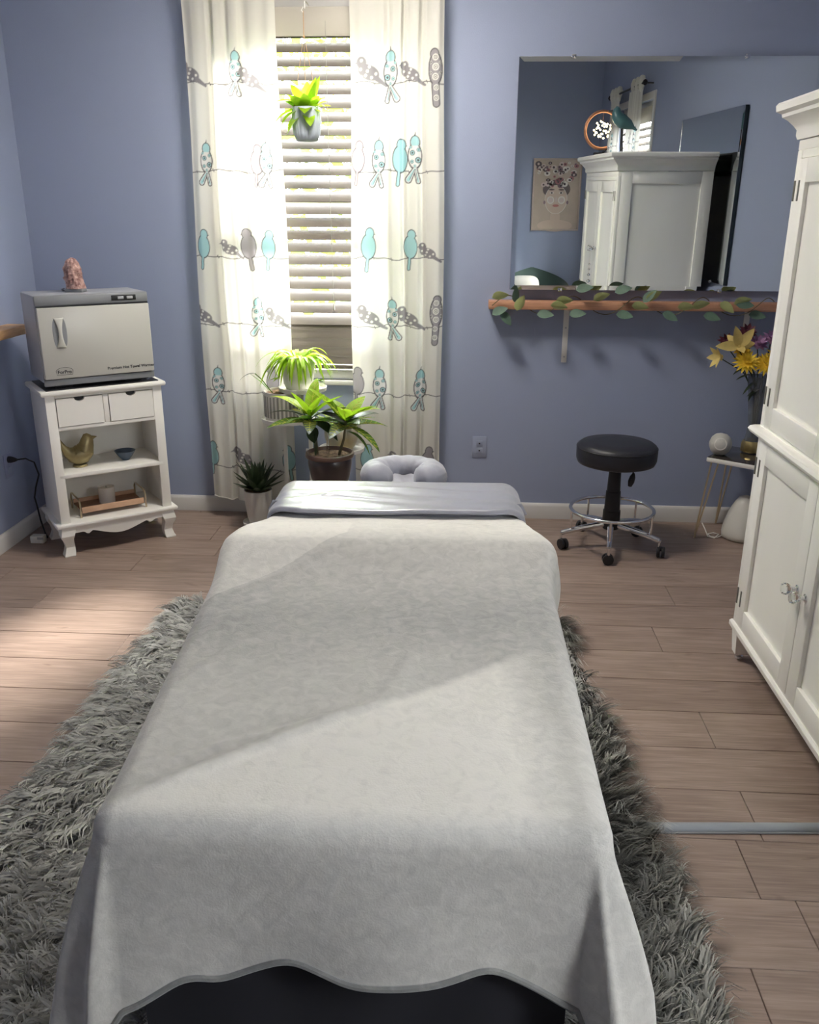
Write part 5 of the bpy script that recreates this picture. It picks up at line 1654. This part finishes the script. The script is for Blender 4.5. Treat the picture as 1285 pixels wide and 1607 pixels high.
# dark pot with croton on a small stool
psl = thing('plant_stool', 'low white round plant stool hidden behind the head of the table', 'stool', (-.640, 4.02, 0))
b = MB(); b.lathe([(.12, .325), (.125, .328), (.125, .345), (.12, .348)], (0, 0, 0), 36); b.build('top', M['white_met'], psl)
for k in range(3):
    a = R(30 + 120 * k); b = MB(); b.tube([(.08 * cos(a), .08 * sin(a), .327), (.11 * cos(a), .11 * sin(a), .001)], .009, 10); b.build('leg', M['white_met'], psl)
p4 = thing('potted_plant', 'croton plant with yellow veined leaves in a dark brown pot', 'plant', (-.625, 4.00, .3485))
pot(p4, [(.070, 0), (.078, .004), (.094, .05), (.105, .11), (.106, .142), (.100, .150)], M['pot_brown'])
b = MB(); b.lathe([(.100, .148), (.116, .150), (.119, .158), (.116, .170), (.108, .172), (.102, .162), (.100, .150), (.0005, .150)], (0, 0, 0), 40); b.build('rim', M['pot_rim'], p4)
soil(p4, .101, .155)
b = MB(); b.tube([(-.01, 0, .155), (-.008, 0, .22), (-.009, -.004, .29)], [.007, .006, .004], 8, cap=True); b.build('water_spike', M['glass'], p4)


def croton(parent, base, top, nl, seed, spread=.21):
    g = random.Random(seed)
    b = MB(); b.tube([base, Vector(base).lerp(Vector(top), .5) + Vector((.008, 0, 0)), top], [.007, .006, .005], 8); b.build('stem', M['stem'], parent)
    for k in range(nl):
        a = 2 * pi * k / nl + g.uniform(-.2, .2); el = g.uniform(-.1, .75) if k % 3 else g.uniform(.9, 1.6)
        bright = (k % 3 == 0)
        leaf(parent, M['leaf_lime'] if bright else (M['leaf_dark'] if k % 2 else M['leaf_green']), Vector(top) - Vector((0, 0, .012 * (k % 3))), (cos(a), sin(a) * .8, el), g.uniform(.7, 1.05) * spread, .070, g.uniform(.15, .5), roll=g.uniform(-.3, .3), fold=.22, n=9, vein=M['leaf_vein'] if k % 3 != 1 else None, wave=.0)


croton(p4, (-.06, .0, .155), (-.085, -.02, .345), 14, 4, .235)
croton(p4, (.045, -.01, .155), (.085, -.03, .330), 16, 9, .235)
leaf(p4, M['leaf_dark'], (-.062, -.03, .16), (-.02, -.3, 1), .125, .070, .0, fold=.1, roll=1.5, n=9, up=(0, -1, 0.2))
leaf(p4, M['leaf_dark'], (-.08, -.03, .30), (.25, -.6, -.6), .09, .06, .1, fold=.1, n=9, up=(0, -1, 0.2))
leaf(p4, M['leaf_green'], (.09, -.05, .285), (.9, -.3, .15), .17, .028, .95, n=9)

# succulent in the low white pot
p5 = thing('potted_succulent', 'dark spiky succulent in a white pot beside the bed', 'plant', (-1.065, 4.32, .0305))
pot(p5, [(.040, 0), (.052, .004), (.062, .04), (.070, .11), (.074, .188), (.071, .190), (.068, .176), (.0005, .172)], M['pot_matte'])
soil(p5, .067, .178)
for rr_, nn, el, L_ in ((0, 9, .45, .155), (1, 9, 1.0, .175), (2, 7, 2.0, .19), (3, 5, 4, .20)):
    for k in range(nn):
        a = 2 * pi * k / nn + rr_ * .35
        leaf(p5, M['leaf_dark'], (.018 * cos(a), .018 * sin(a), .178), (cos(a), sin(a), el), L_ * gp.uniform(.8, 1.05), .058, .02 if el > .6 else -.05, fold=.45, n=7, tip=.75)
